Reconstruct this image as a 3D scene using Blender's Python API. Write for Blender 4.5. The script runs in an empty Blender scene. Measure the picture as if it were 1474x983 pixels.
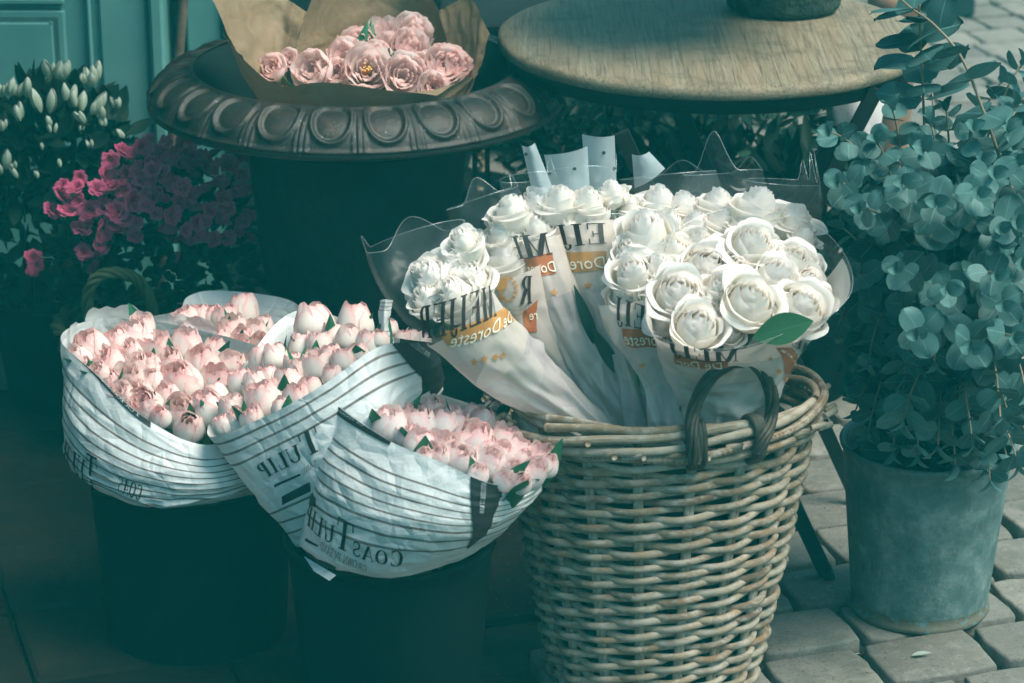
SKYS, SUNE, EXPO = .058, 1.5, 1.85
SKYTINT = (.50, 1.0, .95)
ADDED_HAZE, HAZECOL = .0175, (.025, .8, .8)
import bpy, math, random
import numpy as np
from mathutils import Vector, Matrix, noise
random.seed(11)
rng = np.random.default_rng(11)
R = math.radians
PI = math.pi
sc = bpy.context.scene
COL = sc.collection

# ------------------------------------------------------------------ camera
CAMZ, PITCH, FPX = 1.75, R(20.5), 3890.0
_f = np.array([0, math.cos(PITCH), -math.sin(PITCH)])
_u = np.array([0, math.sin(PITCH), math.cos(PITCH)])
_r = np.array([1.0, 0, 0])
C0 = np.array([0, 0, CAMZ])


def ray(px, py):
    return _f + (px - 737) / FPX * _r + (491.5 - py) / FPX * _u


def W(px, py, Y):
    d = ray(px, py)
    return C0 + d * (Y / d[1])


def G(px, py, z=0.0):
    d = ray(px, py)
    return C0 + d * ((z - CAMZ) / d[2])


def proj(p):
    q = np.asarray(p) - C0
    dz = q @ _f
    return 737 + FPX * (q @ _r) / dz, 491.5 - FPX * (q @ _u) / dz, dz


cam = bpy.data.cameras.new('camera')
cam.sensor_width = 36
cam.lens = FPX / 1474 * 36
cam.clip_start, cam.clip_end = 0.1, 500
cam.dof.use_dof = True
cam.dof.focus_distance = 3.75
cam.dof.aperture_fstop = 7.0
co = bpy.data.objects.new('camera', cam)
co.location = (0, 0, CAMZ)
co.rotation_euler = (R(90) - PITCH, 0, 0)
COL.objects.link(co)
sc.camera = co

# ------------------------------------------------------------------ mesh helper


class MB:
    def __init__(s):
        s.v, s.f, s.m, s.uv, s.t = [], [], [], [], []
        s.n = 0

    def add(s, V, F, mat=0, uv=None, tint=0.5):
        V = np.asarray(V, float).reshape(-1, 3)
        k = s.n
        s.v.append(V)
        s.f += [tuple(i + k for i in f) for f in F]
        if isinstance(mat, int):
            s.m += [mat] * len(F)
        else:
            s.m += list(mat)
        s.uv.append(np.zeros((len(V), 2)) if uv is None else np.asarray(uv, float).reshape(-1, 2))
        s.t.append(np.full(len(V), tint) if np.isscalar(tint) else np.asarray(tint, float))
        s.n += len(V)

    def grid(s, P, uv=None, mat=0, wu=False, wv=False, tint=0.5, flip=False):
        P = np.asarray(P, float)
        a, b = P.shape[:2]
        F = []
        mats = []
        for i in range(a if wu else a - 1):
            i2 = (i + 1) % a
            for j in range(b if wv else b - 1):
                j2 = (j + 1) % b
                q = (i * b + j, i2 * b + j, i2 * b + j2, i * b + j2)
                F.append(q[::-1] if flip else q)
                if not isinstance(mat, int):
                    mats.append(int(mat(i / max(1, a - 1), j / max(1, b - 1))))
        if uv is None:
            U, Vv = np.meshgrid(np.linspace(0, 1, a), np.linspace(0, 1, b), indexing='ij')
            uv = np.stack([U, Vv], -1)
        s.add(P, F, mat if isinstance(mat, int) else mats, uv, tint)

    def tube(s, pts, rad, n=8, mat=0, tint=0.5, closed=False, caps=True, tscale=None):
        pts = np.asarray(pts, float)
        m = len(pts)
        rad = np.full(m, rad) if np.isscalar(rad) else np.asarray(rad, float)
        if closed:
            T = np.roll(pts, -1, 0) - np.roll(pts, 1, 0)
        else:
            T = np.gradient(pts, axis=0)
        T /= np.linalg.norm(T, axis=1)[:, None] + 1e-12
        ref = np.array([0, 0, 1.0]) if abs(T[0][2]) < .9 else np.array([1.0, 0, 0])
        N = np.zeros_like(pts)
        nn = ref - T[0] * (ref @ T[0])
        for i in range(m):
            nn = nn - T[i] * (nn @ T[i])
            nn /= np.linalg.norm(nn) + 1e-12
            N[i] = nn
        B = np.cross(T, N)
        a = np.linspace(0, 2 * PI, n, endpoint=False)
        P = pts[:, None] + rad[:, None, None] * (np.cos(a)[None, :, None] * N[:, None] + np.sin(a)[None, :, None] * B[:, None])
        L = np.concatenate([[0], np.cumsum(np.linalg.norm(np.diff(pts, axis=0), axis=1))])
        U, Vv = np.meshgrid(L, np.linspace(0, 1, n), indexing='ij')
        k = s.n
        s.grid(P, np.stack([U, Vv], -1), mat, wu=closed, wv=True, tint=tint, flip=True)
        if caps and not closed:
            s.f.append(tuple(k + j for j in range(n)))
            s.f.append(tuple(k + (m - 1) * n + j for j in range(n))[::-1])
            s.m += [mat, mat]

    def lathe(s, prof, n=64, c=(0, 0, 0), mat=0, tint=0.5, fn=None, a0=0, a1=2 * PI):
        prof = np.asarray(prof, float)
        a = np.linspace(a0, a1, n, endpoint=False)
        P = np.zeros((n, len(prof), 3))
        P[..., 0] = np.cos(a)[:, None] * prof[None, :, 0]
        P[..., 1] = np.sin(a)[:, None] * prof[None, :, 0]
        P[..., 2] = prof[None, :, 1]
        if fn is not None:
            P = fn(P, a)
        U, Vv = np.meshgrid(a / (2 * PI), np.linspace(0, 1, len(prof)), indexing='ij')
        s.grid(P + np.array(c), np.stack([U, Vv], -1), mat, wu=True, tint=tint)

    def box(s, lo, hi, mat=0, M=None, tint=0.5, bev=0.0):
        x0, y0, z0 = lo
        x1, y1, z1 = hi
        if bev <= 0:
            V = np.array([(x, y, z) for z in (z0, z1) for y in (y0, y1) for x in (x0, x1)], float)
            F = [(0, 2, 3, 1), (4, 5, 7, 6), (0, 1, 5, 4), (2, 6, 7, 3), (0, 4, 6, 2), (1, 3, 7, 5)]
        else:
            b = bev
            def ringz(z, i):
                return [(x0 + i, y0, z), (x1 - i, y0, z), (x1, y0 + i, z), (x1, y1 - i, z), (x1 - i, y1, z), (x0 + i, y1, z), (x0, y1 - i, z), (x0, y0 + i, z)]
            def ringin(z):
                return [(x0 + 2*b, y0 + b, z), (x1 - 2*b, y0 + b, z), (x1 - b, y0 + 2*b, z), (x1 - b, y1 - 2*b, z), (x1 - 2*b, y1 - b, z), (x0 + 2*b, y1 - b, z), (x0 + b, y1 - 2*b, z), (x0 + b, y0 + 2*b, z)]
            V = np.array(ringin(z0) + ringz(z0 + b, b) + ringz(z1 - b, b) + ringin(z1), float)
            F = [tuple(range(7, -1, -1)), tuple(range(24, 32))]
            for k in range(3):
                for j in range(8):
                    F.append((k * 8 + j, k * 8 + (j + 1) % 8, (k + 1) * 8 + (j + 1) % 8, (k + 1) * 8 + j))
        if M is not None:
            M = np.array(M)
            V = V @ M[:3, :3].T + M[:3, 3]
        s.add(V, F, mat, None, tint)

    def mesh(s, name, mats, smooth=True):
        me = bpy.data.meshes.new(name)
        V = np.concatenate(s.v)
        me.from_pydata(V.tolist(), [], s.f)
        for m in mats:
            me.materials.append(m)
        me.polygons.foreach_set('material_index', np.array(s.m, dtype=np.int32))
        me.polygons.foreach_set('use_smooth', np.full(len(s.f), smooth))
        UV = np.concatenate(s.uv)
        li = np.zeros(len(me.loops), dtype=np.int32)
        me.loops.foreach_get('vertex_index', li)
        uvl = me.uv_layers.new(name='UVMap')
        uvl.data.foreach_set('uv', UV[li].astype(np.float32).ravel())
        at = me.attributes.new('tint', 'FLOAT', 'POINT')
        at.data.foreach_set('value', np.concatenate(s.t).astype(np.float32))
        me.update()
        return me

    def build(s, name, mats, parent=None, smooth=True, loc=None):
        if not isinstance(mats, (list, tuple)):
            mats = [mats]
        o = bpy.data.objects.new(name, s.mesh(name, mats, smooth))
        COL.objects.link(o)
        if parent is not None:
            o.parent = parent
        if loc is not None:
            o.location = loc
        return o


def tag(o, label=None, cat=None, group=None, kind=None):
    if label:
        o['label'] = label
    if cat:
        o['category'] = cat
    if group:
        o['group'] = group
    if kind:
        o['kind'] = kind
    return o


def thing(name, label, cat, loc=(0, 0, 0), group=None, rot=None):
    o = bpy.data.objects.new(name, None)
    o.empty_display_size = .05
    COL.objects.link(o)
    o.location = loc
    if rot is not None:
        o.rotation_mode = 'QUATERNION'
        o.rotation_quaternion = rot
    return tag(o, label, cat, group)


def inst(name, me, parent, loc=(0, 0, 0)):
    o = bpy.data.objects.new(name, me)
    COL.objects.link(o)
    o.parent = parent
    o.location = loc
    return o


# ------------------------------------------------------------------ value noise (numpy)
_NT = rng.random((64, 64))


def vn(x, y, pu=0):
    x = np.asarray(x, float)
    y = np.asarray(y, float)
    xi, yi = np.floor(x).astype(int), np.floor(y).astype(int)
    fx, fy = x - xi, y - yi
    fx, fy = fx * fx * (3 - 2 * fx), fy * fy * (3 - 2 * fy)
    def g(a, b):
        if pu:
            a = a % pu
        return _NT[a % 64, b % 64]
    return (g(xi, yi) * (1 - fx) + g(xi + 1, yi) * fx) * (1 - fy) + (g(xi, yi + 1) * (1 - fx) + g(xi + 1, yi + 1) * fx) * fy - .5


# ------------------------------------------------------------------ surfaces


def cr(p0, p1, p2, p3, t):
    return .5 * (2 * p1 + (p2 - p0) * t + (2 * p0 - 5 * p1 + 4 * p2 - p3) * t * t + (3 * p1 - p0 - 3 * p2 + p3) * t ** 3)


class Loft:
    """closed tube through rings of points; u runs left, front, right, back, v runs up"""

    def __init__(s, rings, vs=None, wr=0.004, seed=0, freq=(9, 7), edge=0.0, crease=0, fold=0.0):
        s.fold = fold
        s.R = np.array(rings, float)
        s.vs = np.linspace(0, 1, len(rings)) if vs is None else np.array(vs, float)
        s.wr, s.seed, s.freq, s.edge = wr, seed, freq, edge
        rr = np.random.default_rng(seed + 100)
        s.cre = [(rr.random(), .1 + .8 * rr.random(), rr.random() * PI, .05 + .12 * rr.random(), (rr.random() - .35) * 2) for _ in range(crease)]

    def base(s, u, v):
        u = np.asarray(u, float) % 1.0
        v = np.clip(np.asarray(v, float), 0, 1)
        K = s.R.shape[1]
        M = s.R.shape[0]
        x = u * K
        i = np.floor(x).astype(int) % K
        t = (x - np.floor(x))[..., None]
        k = np.clip(np.searchsorted(s.vs, v, side='right') - 1, 0, M - 2)
        w = ((v - s.vs[k]) / (s.vs[k + 1] - s.vs[k]))[..., None]
        def ring(j):
            j = np.clip(j, 0, M - 1)
            return cr(s.R[j, (i - 1) % K], s.R[j, i], s.R[j, (i + 1) % K], s.R[j, (i + 2) % K], t)
        a, b, c, d = ring(k - 1), ring(k), ring(k + 1), ring(k + 2)
        a = np.where((k == 0)[..., None], 2 * b - c, a)
        d = np.where((k == M - 2)[..., None], 2 * c - b, d)
        return cr(a, b, c, d, w)

    def normal(s, u, v):
        e = 2e-3
        du = s.base(u + e, v) - s.base(u - e, v)
        dv = s.base(u, np.minimum(v + e, 1)) - s.base(u, np.maximum(v - e, 0))
        n = np.cross(du, dv)
        return n / (np.linalg.norm(n, axis=-1)[..., None] + 1e-12)

    def at(s, u, v, off=0.0):
        u = np.asarray(u, float)
        v = np.asarray(v, float)
        P = s.base(u, v)
        N = s.normal(u, v)
        f1, f2 = s.freq
        d = vn(u * f1 + 0, v * f2 + s.seed * 3.1, f1) * 1.0
        r = 1 - 2 * np.abs(vn(u * 2 * f1, v * 2 * f2 + s.seed * 7.7 + u * 0, 2 * f1)) * 2
        d = d + .35 * r + .25 * vn(u * 4 * f1, v * 4 * f2 + s.seed, 4 * f1)
        for (cu, cv, an, ln, am) in s.cre:
            du = (u - cu + .5) % 1 - .5
            dv = (v - cv) * .8
            al = du * math.cos(an) + dv * math.sin(an)
            ac = -du * math.sin(an) + dv * math.cos(an)
            d = d + am * np.exp(-np.abs(ac) / .012) * np.clip(1 - (al / ln) ** 2, 0, 1)
        if s.fold:
            tw = np.abs(((u * 7 + v * 1.3 + .8 * vn(u * 7, v * 3 + s.seed, 7)) % 1) * 2 - 1) - .5
            tw2 = np.abs(((u * 3 - v * .7 + s.seed * .37) % 1) * 2 - 1) - .5
            d = d + s.fold * (tw + tw2) * np.clip(1.05 - v * 1.35, 0, 1)
        fade = .35 + .65 * np.clip((1 - v) * 1.6, 0, 1)
        return P + N * (s.wr * d * fade + off)[..., None]

    def finduv(s, px, py):
        if not hasattr(s, '_g'):
            U, V = np.meshgrid(np.linspace(0, 1, 321)[:-1], np.linspace(0, 1, 161), indexing='ij')
            P = s.base(U, V)
            N = s.normal(U, V)
            q = P - C0
            dz = q @ _f
            X = 737 + FPX * (q @ _r) / dz
            Y = 491.5 - FPX * (q @ _u) / dz
            face = (N * (C0 - P)).sum(-1)
            s._g = (U, V, X, Y, face, dz)
        U, V, X, Y, face, dz = s._g
        sgn = 1 if s.out >= 0 else -1
        cost = (X - px) ** 2 + (Y - py) ** 2 + np.where(face * sgn > 0, 0, 1e6)
        k = np.unravel_index(np.argmin(cost), cost.shape)
        return np.array([U[k], V[k]])

    out = 1


def uv_near(a, b):
    b = b.copy()
    b[0] += round(a[0] - b[0])
    return b


def band(mb, S, quad, mat, n=(24, 10), off=.0012, tint=.5):
    """patch on surface S between four pixel corners: bl, br, tr, tl"""
    q = [S.finduv(*p) if len(p) == 2 else np.array(p[:2]) for p in quad]
    q = [q[0]] + [uv_near(q[0], x) for x in q[1:]]
    a, b = np.meshgrid(np.linspace(0, 1, n[0]), np.linspace(0, 1, n[1]), indexing='ij')
    a, b = a[..., None], b[..., None]
    uv = (q[0] * (1 - a) + q[1] * a) * (1 - b) + (q[3] * (1 - a) + q[2] * a) * b
    P = S.at(uv[..., 0], uv[..., 1], off * S.out)
    mb.grid(P, None, mat, tint=tint)


def letters(mb, S, quads, p0, p1, pup, mat, off=.002):
    """quads in text space (x along baseline 0..w, y up, cap height 1): p0 start, p1 end, pup top at start"""
    w = max(p[0] for q in quads for p in q)
    a = S.finduv(*p0)
    b = uv_near(a, S.finduv(*p1))
    c = uv_near(a, S.finduv(*pup))
    for q in quads:
        q = [np.array(p, float) for p in q]
        if len(q) == 3:
            q.append(q[2])
        n = 3
        s_, t_ = np.meshgrid(np.linspace(0, 1, n), np.linspace(0, 1, n), indexing='ij')
        s_, t_ = s_[..., None], t_[..., None]
        xy = (q[0] * (1 - s_) + q[1] * s_) * (1 - t_) + (q[3] * (1 - s_) + q[2] * s_) * t_
        uv = a + xy[..., :1] / w * (b - a) + xy[..., 1:] * (c - a)
        mb.grid(S.at(uv[..., 0], uv[..., 1], off * S.out), None, mat)


# ------------------------------------------------------------------ a small serif alphabet made of quads


def _rect(x0, y0, x1, y1):
    return [(x0, y0), (x1, y0), (x1, y1), (x0, y1)]


def _stem(x, w, y0=0, y1=1, sv=True, lo=True, hi=True):
    q = [_rect(x - w / 2, y0, x + w / 2, y1)]
    if sv:
        if lo:
            q.append(_rect(x - w / 2 - .09, y0, x + w / 2 + .09, y0 + .05))
        if hi:
            q.append(_rect(x - w / 2 - .09, y1 - .05, x + w / 2 + .09, y1))
    return q


def _diag(x0, y0, x1, y1, w):
    return [[(x0 - w / 2, y0), (x0 + w / 2, y0), (x1 + w / 2, y1), (x1 - w / 2, y1)]]


def _arc(cx, cy, rx, ry, a0, a1, wh, wv, n=14):
    q = []
    for i in range(n):
        a, b = R(a0 + (a1 - a0) * i / n), R(a0 + (a1 - a0) * (i + 1) / n)
        o = lambda t: (cx + rx * math.cos(t), cy + ry * math.sin(t))
        k = lambda t: (cx + (rx - wh) * math.cos(t), cy + (ry - wv) * math.sin(t))
        q.append([k(a), o(a), o(b), k(b)])
    return q


def glyph(c, b=.2, t=.06):
    """returns quads, advance"""
    if c == 'E':
        return _stem(.2, b) + [_rect(.2, .95, .72, 1), _rect(.2, 0, .72, .05), _rect(.2, .48, .55, .53), _rect(.67, .72, .72, 1), _rect(.67, 0, .72, .3), _rect(.5, .37, .55, .64)], .84
    if c == 'F':
        return _stem(.2, b) + [_rect(.2, .95, .7, 1), _rect(.2, .48, .55, .53), _rect(.65, .72, .7, 1)], .8
    if c == 'L':
        return _stem(.2, b) + [_rect(.2, 0, .72, .05), _rect(.67, 0, .72, .34)], .82
    if c == 'M':
        return _stem(.14, t) + _diag(.5, .02, .18, 1, b) + _diag(.5, .02, .84, 1, t) + _stem(.86, b), 1.1
    if c == 'I':
        return _stem(.2, b), .46
    if c == 'J':
        return _stem(.34, b, .1, 1, lo=False) + _arc(.24, .06, .2, .2, 0, -200, .12, .06), .62
    if c == 'R':
        return _stem(.2, b) + _arc(.36, .75, .3, .25, -90, 90, b * .9, t) + [_rect(.2, .95, .38, 1), _rect(.2, .5, .38, .55)] + _diag(.76, 0, .42, .52, b), .94
    if c == 'P':
        return _stem(.2, b) + _arc(.36, .73, .3, .27, -90, 90, b * .9, t) + [_rect(.2, .95, .38, 1), _rect(.2, .46, .38, .51)], .8
    if c == 'B':
        return glyph('P', b, t)[0] + _arc(.38, .25, .32, .25, -90, 90, b * .9, t) + [_rect(.2, 0, .4, .05)], .84
    if c == 'D':
        return _stem(.2, b) + _arc(.34, .5, .5, .5, -90, 90, b, t) + [_rect(.2, .95, .36, 1), _rect(.2, 0, .36, .05)], .96
    if c == 'C':
        return _arc(.46, .5, .42, .52, 48, 312, b, t, 20) + [_rect(.7, .7, .76, .98), _rect(.7, .02, .76, .26)], .88
    if c == 'G':
        return _arc(.46, .5, .42, .52, 48, 312, b, t, 20) + [_rect(.7, .7, .76, .98)] + _stem(.74, b * .9, 0, .42, lo=False), .98
    if c == 'O':
        return _arc(.5, .5, .46, .52, 0, 360, b, t, 26), 1.0
    if c == 'S':
        return _arc(.36, .75, .28, .27, 30, 270, .12, .09, 12) + _arc(.36, .25, .3, .28, 90, -150, .12, .09, 12) + [_rect(.58, .68, .63, .95), _rect(.06, .05, .11, .32)], .74
    if c == 'T':
        return _stem(.42, b, hi=False) + [_rect(.02, .95, .82, 1), _rect(.02, .7, .07, 1), _rect(.77, .7, .82, 1)], .88
    if c == 'U':
        return _stem(.2, b, .3, 1, lo=False) + _arc(.46, .32, .36, .33, 180, 360, b * .8, t) + _stem(.79, t, .3, 1, lo=False), .98
    if c == 'A':
        return _diag(.1, 0, .44, 1, t) + _diag(.78, 0, .44, 1, b) + [_rect(.22, .3, .66, .35), _rect(.0, 0, .22, .05), _rect(.62, 0, .94, .05)], .94
    if c == 'N':
        return _stem(.14, t) + _diag(.8, 0, .18, 1, b) + _stem(.8, t), 1.0
    if c == 'W':
        return _diag(.3, 0, .1, 1, b) + _diag(.3, 0, .52, 1, t) + _diag(.76, 0, .54, 1, b) + _diag(.76, 0, .96, 1, t), 1.1
    if c == 'H':
        return _stem(.2, b) + _stem(.76, b) + [_rect(.2, .48, .76, .53)], 1.0
    if c == 'Z':
        return [_rect(.06, .95, .66, 1), _rect(.06, 0, .66, .05), _rect(.06, .72, .11, 1), _rect(.61, 0, .66, .28)] + _diag(.14, 0, .58, 1, b), .76
    if c == '.':
        return [_rect(.08, 0, .24, .14)], .34
    if c == '2':
        return _arc(.34, .72, .28, .28, 170, -30, .12, .08, 12) + [_rect(.06, 0, .62, .1)] + _diag(.14, .05, .54, .58, .14), .72
    return [], .45


def word(txt, b=.2, t=.06, sizes=None, gap=.06):
    out, x = [], 0.0
    for i, c in enumerate(txt):
        k = 1.0 if sizes is None else sizes[i]
        q, adv = glyph(c, b, t)
        out += [[(x + p[0] * k, p[1] * k) for p in g] for g in q]
        x += (adv + gap) * k
    return out


_fontcache = {}


def script(txt):
    """rounded letters from Blender's built-in font, as triangles"""
    if txt in _fontcache:
        return _fontcache[txt]
    cu = bpy.data.curves.new('lettering', 'FONT')
    cu.body = txt
    cu.resolution_u = 2
    cu.shear = 0.2
    o = bpy.data.objects.new('lettering', cu)
    COL.objects.link(o)
    bpy.context.view_layer.update()
    dg = bpy.context.evaluated_depsgraph_get()
    me = bpy.data.meshes.new_from_object(o.evaluated_get(dg))
    me.calc_loop_triangles()
    x0 = min(v.co.x for v in me.vertices)
    q = [[((me.vertices[i].co.x - x0) * 1.4, me.vertices[i].co.y * 1.4) for i in t.vertices] for t in me.loop_triangles]
    bpy.data.objects.remove(o)
    bpy.data.curves.remove(cu)
    bpy.data.meshes.remove(me)
    _fontcache[txt] = q
    return q


def star(cx=0, cy=0, r=.5):
    pts = [(cx + (r if i % 2 == 0 else r * .42) * math.sin(i * PI / 5), cy + (r if i % 2 == 0 else r * .42) * math.cos(i * PI / 5)) for i in range(10)]
    return [[(cx, cy), pts[i], pts[(i + 1) % 10]] for i in range(10)]

# ------------------------------------------------------------------ materials


def nmat(name):
    m = bpy.data.materials.new(name)
    m.use_nodes = True
    nt = m.node_tree
    nt.nodes.clear()
    out = nt.nodes.new('ShaderNodeOutputMaterial')
    return m, nt, out


def N(nt, typ, **kw):
    n = nt.nodes.new(typ)
    for k, v in kw.items():
        if k in n.inputs.keys() if isinstance(k, str) else False:
            n.inputs[k].default_value = v
        else:
            setattr(n, k, v)
    return n


def L(nt, a, b):
    nt.links.new(a, b)


def mth(nt, op, a, b=None, clamp=False):
    n = nt.nodes.new('ShaderNodeMath')
    n.operation = op
    n.use_clamp = clamp
    for i, x in enumerate((a, b)):
        if x is None:
            continue
        if isinstance(x, (int, float)):
            n.inputs[i].default_value = x
        else:
            nt.links.new(x, n.inputs[i])
    return n.outputs[0]


def mixc(nt, fac, a, b, blend='MIX'):
    n = nt.nodes.new('ShaderNodeMix')
    n.data_type = 'RGBA'
    n.blend_type = blend
    for i, x in ((0, fac), (6, a), (7, b)):
        if isinstance(x, (int, float)):
            n.inputs[i].default_value = x
        elif isinstance(x, (tuple, list)):
            n.inputs[i].default_value = tuple(x) + ((1,) if len(x) == 3 else ())
        else:
            nt.links.new(x, n.inputs[i])
    return n.outputs[2]


def noise_tex(nt, scale, detail=4, rough=.55, coord='Object', stretch=None, dist=0.0):
    tc = nt.nodes.new('ShaderNodeTexCoord')
    src = tc.outputs[coord]
    if stretch is not None:
        mp = nt.nodes.new('ShaderNodeMapping')
        mp.inputs['Scale'].default_value = stretch
        nt.links.new(src, mp.inputs[0])
        src = mp.outputs[0]
    n = nt.nodes.new('ShaderNodeTexNoise')
    n.inputs['Scale'].default_value = scale
    n.inputs['Detail'].default_value = detail
    n.inputs['Roughness'].default_value = rough
    n.inputs['Distortion'].default_value = dist
    nt.links.new(src, n.inputs['Vector'])
    return n.outputs['Fac']


def ramp(nt, fac, stops):
    n = nt.nodes.new('ShaderNodeValToRGB')
    cr_ = n.color_ramp
    while len(cr_.elements) < len(stops):
        cr_.elements.new(.5)
    for e, (p, c) in zip(cr_.elements, stops):
        e.position = p
        e.color = tuple(c) + (1,) if len(c) == 3 else c
    nt.links.new(fac, n.inputs[0])
    return n.outputs[0]


def bump(nt, h, strength=.3, dist=.01):
    n = nt.nodes.new('ShaderNodeBump')
    n.inputs['Strength'].default_value = strength
    n.inputs['Distance'].default_value = dist
    nt.links.new(h, n.inputs['Height'])
    return n.outputs[0]


def pbsdf(nt, out, col, rough=.6, metal=0.0, spec=.5, nrm=None, trans=0.0):
    p = nt.nodes.new('ShaderNodeBsdfPrincipled')
    for k, x in (('Base Color', col), ('Roughness', rough), ('Metallic', metal), ('Specular IOR Level', spec)):
        if isinstance(x, (int, float)):
            p.inputs[k].default_value = x
        elif isinstance(x, (tuple, list)):
            p.inputs[k].default_value = tuple(x) + (1,)
        else:
            nt.links.new(x, p.inputs[k])
    if nrm is not None:
        nt.links.new(nrm, p.inputs['Normal'])
    sh = p.outputs[0]
    if trans > 0:
        t = nt.nodes.new('ShaderNodeBsdfTranslucent')
        if isinstance(col, (tuple, list)):
            t.inputs[0].default_value = tuple(col) + (1,)
        else:
            nt.links.new(col, t.inputs[0])
        mx = nt.nodes.new('ShaderNodeMixShader')
        mx.inputs[0].default_value = trans
        nt.links.new(sh, mx.inputs[1])
        nt.links.new(t.outputs[0], mx.inputs[2])
        sh = mx.outputs[0]
    if out is not None:
        nt.links.new(sh, out.inputs[0])
    return sh


def simple(name, c1, c2=None, scale=8, rough=.7, metal=0, bumps=0.0, bscale=None, stretch=None, trans=0, spec=.4, tint=0.0, lo=.35, hi=.65, detail=4, bdist=.004):
    m, nt, out = nmat(name)
    col = c1
    f = None
    if c2 is not None:
        f = noise_tex(nt, scale, detail, .6, stretch=stretch)
        col = ramp(nt, f, [(lo, c1), (hi, c2)])
    if tint:
        a = nt.nodes.new('ShaderNodeAttribute')
        a.attribute_name = 'tint'
        mul = mth(nt, 'ADD', mth(nt, 'MULTIPLY', a.outputs['Fac'], tint * 2), 1 - tint)
        cc = nt.nodes.new('ShaderNodeCombineColor')
        for i in range(3):
            nt.links.new(mul, cc.inputs[i])
        col = mixc(nt, 1.0, col, cc.outputs[0], 'MULTIPLY')
    nr = None
    if bumps:
        h = noise_tex(nt, bscale or scale * 3, 5, .6, stretch=stretch)
        nr = bump(nt, h, bumps, bdist)
    pbsdf(nt, out, col, rough, metal, spec, nr, trans)
    return m


def attr_tint(nt):
    a = nt.nodes.new('ShaderNodeAttribute')
    a.attribute_name = 'tint'
    return a.outputs['Fac']


def uvv(nt):
    u = nt.nodes.new('ShaderNodeUVMap')
    s = nt.nodes.new('ShaderNodeSeparateXYZ')
    nt.links.new(u.outputs[0], s.inputs[0])
    return s.outputs[0], s.outputs[1]


def petal_mat(name, base, mid, edge, green=(.62, .64, .36), edge_amt=1.0, trans=.4):
    m, nt, out = nmat(name)
    u, v = uvv(nt)
    t = attr_tint(nt)   # 0 outer petal .. 1 inner petal
    col = ramp(nt, v, [(0.0, green), (.16, base), (.62, base), (.84, mid), (1.0, edge)])
    # pink runs in along the rim of each petal and deepens on inner petals
    e = mth(nt, 'POWER', mth(nt, 'ABSOLUTE', mth(nt, 'SUBTRACT', mth(nt, 'MULTIPLY', u, 2), 1)), 3)
    e2 = mth(nt, 'MULTIPLY', mth(nt, 'ADD', mth(nt, 'MULTIPLY', e, .6), mth(nt, 'MULTIPLY', t, .45)), edge_amt, True)
    col = mixc(nt, e2, col, edge)
    oi = nt.nodes.new('ShaderNodeObjectInfo')
    r = mth(nt, 'ADD', mth(nt, 'MULTIPLY', oi.outputs['Random'], .45), -.12, True)
    col = mixc(nt, r, col, base)
    vein = noise_tex(nt, 60, 3, .6, 'UV', (6, .5, 1))
    col = mixc(nt, mth(nt, 'MULTIPLY', mth(nt, 'SUBTRACT', vein, .5, True), .35), col, edge)
    nr = bump(nt, vein, .25, .002)
    pbsdf(nt, out, col, .55, 0, .25, nr, trans)
    return m


def paper_mat(name, groups, col=(.74, .77, .76), stripe=(.16, .13, .11)):
    m, nt, out = nmat(name)
    u, v = uvv(nt)
    mask = None
    for (v0, dv, n, w) in groups:
        x = mth(nt, 'DIVIDE', mth(nt, 'SUBTRACT', v, v0), dv)
        f = mth(nt, 'LESS_THAN', mth(nt, 'FRACT', x), w / dv)
        a = mth(nt, 'MULTIPLY', mth(nt, 'GREATER_THAN', x, 0), mth(nt, 'LESS_THAN', x, n))
        k = mth(nt, 'MULTIPLY', f, a)
        mask = k if mask is None else mth(nt, 'MAXIMUM', mask, k)
    c = mixc(nt, noise_tex(nt, 14, 4, .6), col, tuple(x * .88 for x in col))
    if mask is not None:
        geo = nt.nodes.new('ShaderNodeNewGeometry')
        amt = mth(nt, 'SUBTRACT', 1.0, mth(nt, 'MULTIPLY', geo.outputs['Backfacing'], .82))
        ink = mth(nt, 'MULTIPLY', mth(nt, 'MULTIPLY', mask, amt), mth(nt, 'ADD', .72, mth(nt, 'MULTIPLY', noise_tex(nt, 70, 3), .4), True))
        c = mixc(nt, ink, c, stripe)
    # crumple
    vo = nt.nodes.new('ShaderNodeTexVoronoi')
    vo.feature = 'DISTANCE_TO_EDGE'
    vo.inputs['Scale'].default_value = 24
    tc = nt.nodes.new('ShaderNodeTexCoord')
    nz = nt.nodes.new('ShaderNodeTexNoise')
    nz.inputs['Scale'].default_value = 9
    nt.links.new(tc.outputs['Object'], nz.inputs['Vector'])
    ad = nt.nodes.new('ShaderNodeVectorMath')
    ad.operation = 'MULTIPLY_ADD'
    ad.inputs[1].default_value = (.12, .12, .12)
    nt.links.new(nz.outputs['Color'], ad.inputs[0])
    nt.links.new(tc.outputs['Object'], ad.inputs[2])
    nt.links.new(ad.outputs[0], vo.inputs['Vector'])
    h = mth(nt, 'ADD', mth(nt, 'MINIMUM', vo.outputs['Distance'], .25), mth(nt, 'MULTIPLY', noise_tex(nt, 50, 6, .65), .35))
    nr = bump(nt, h, .55, .012)
    pbsdf(nt, out, c, .5, 0, .35, nr, .22)
    return m


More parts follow.
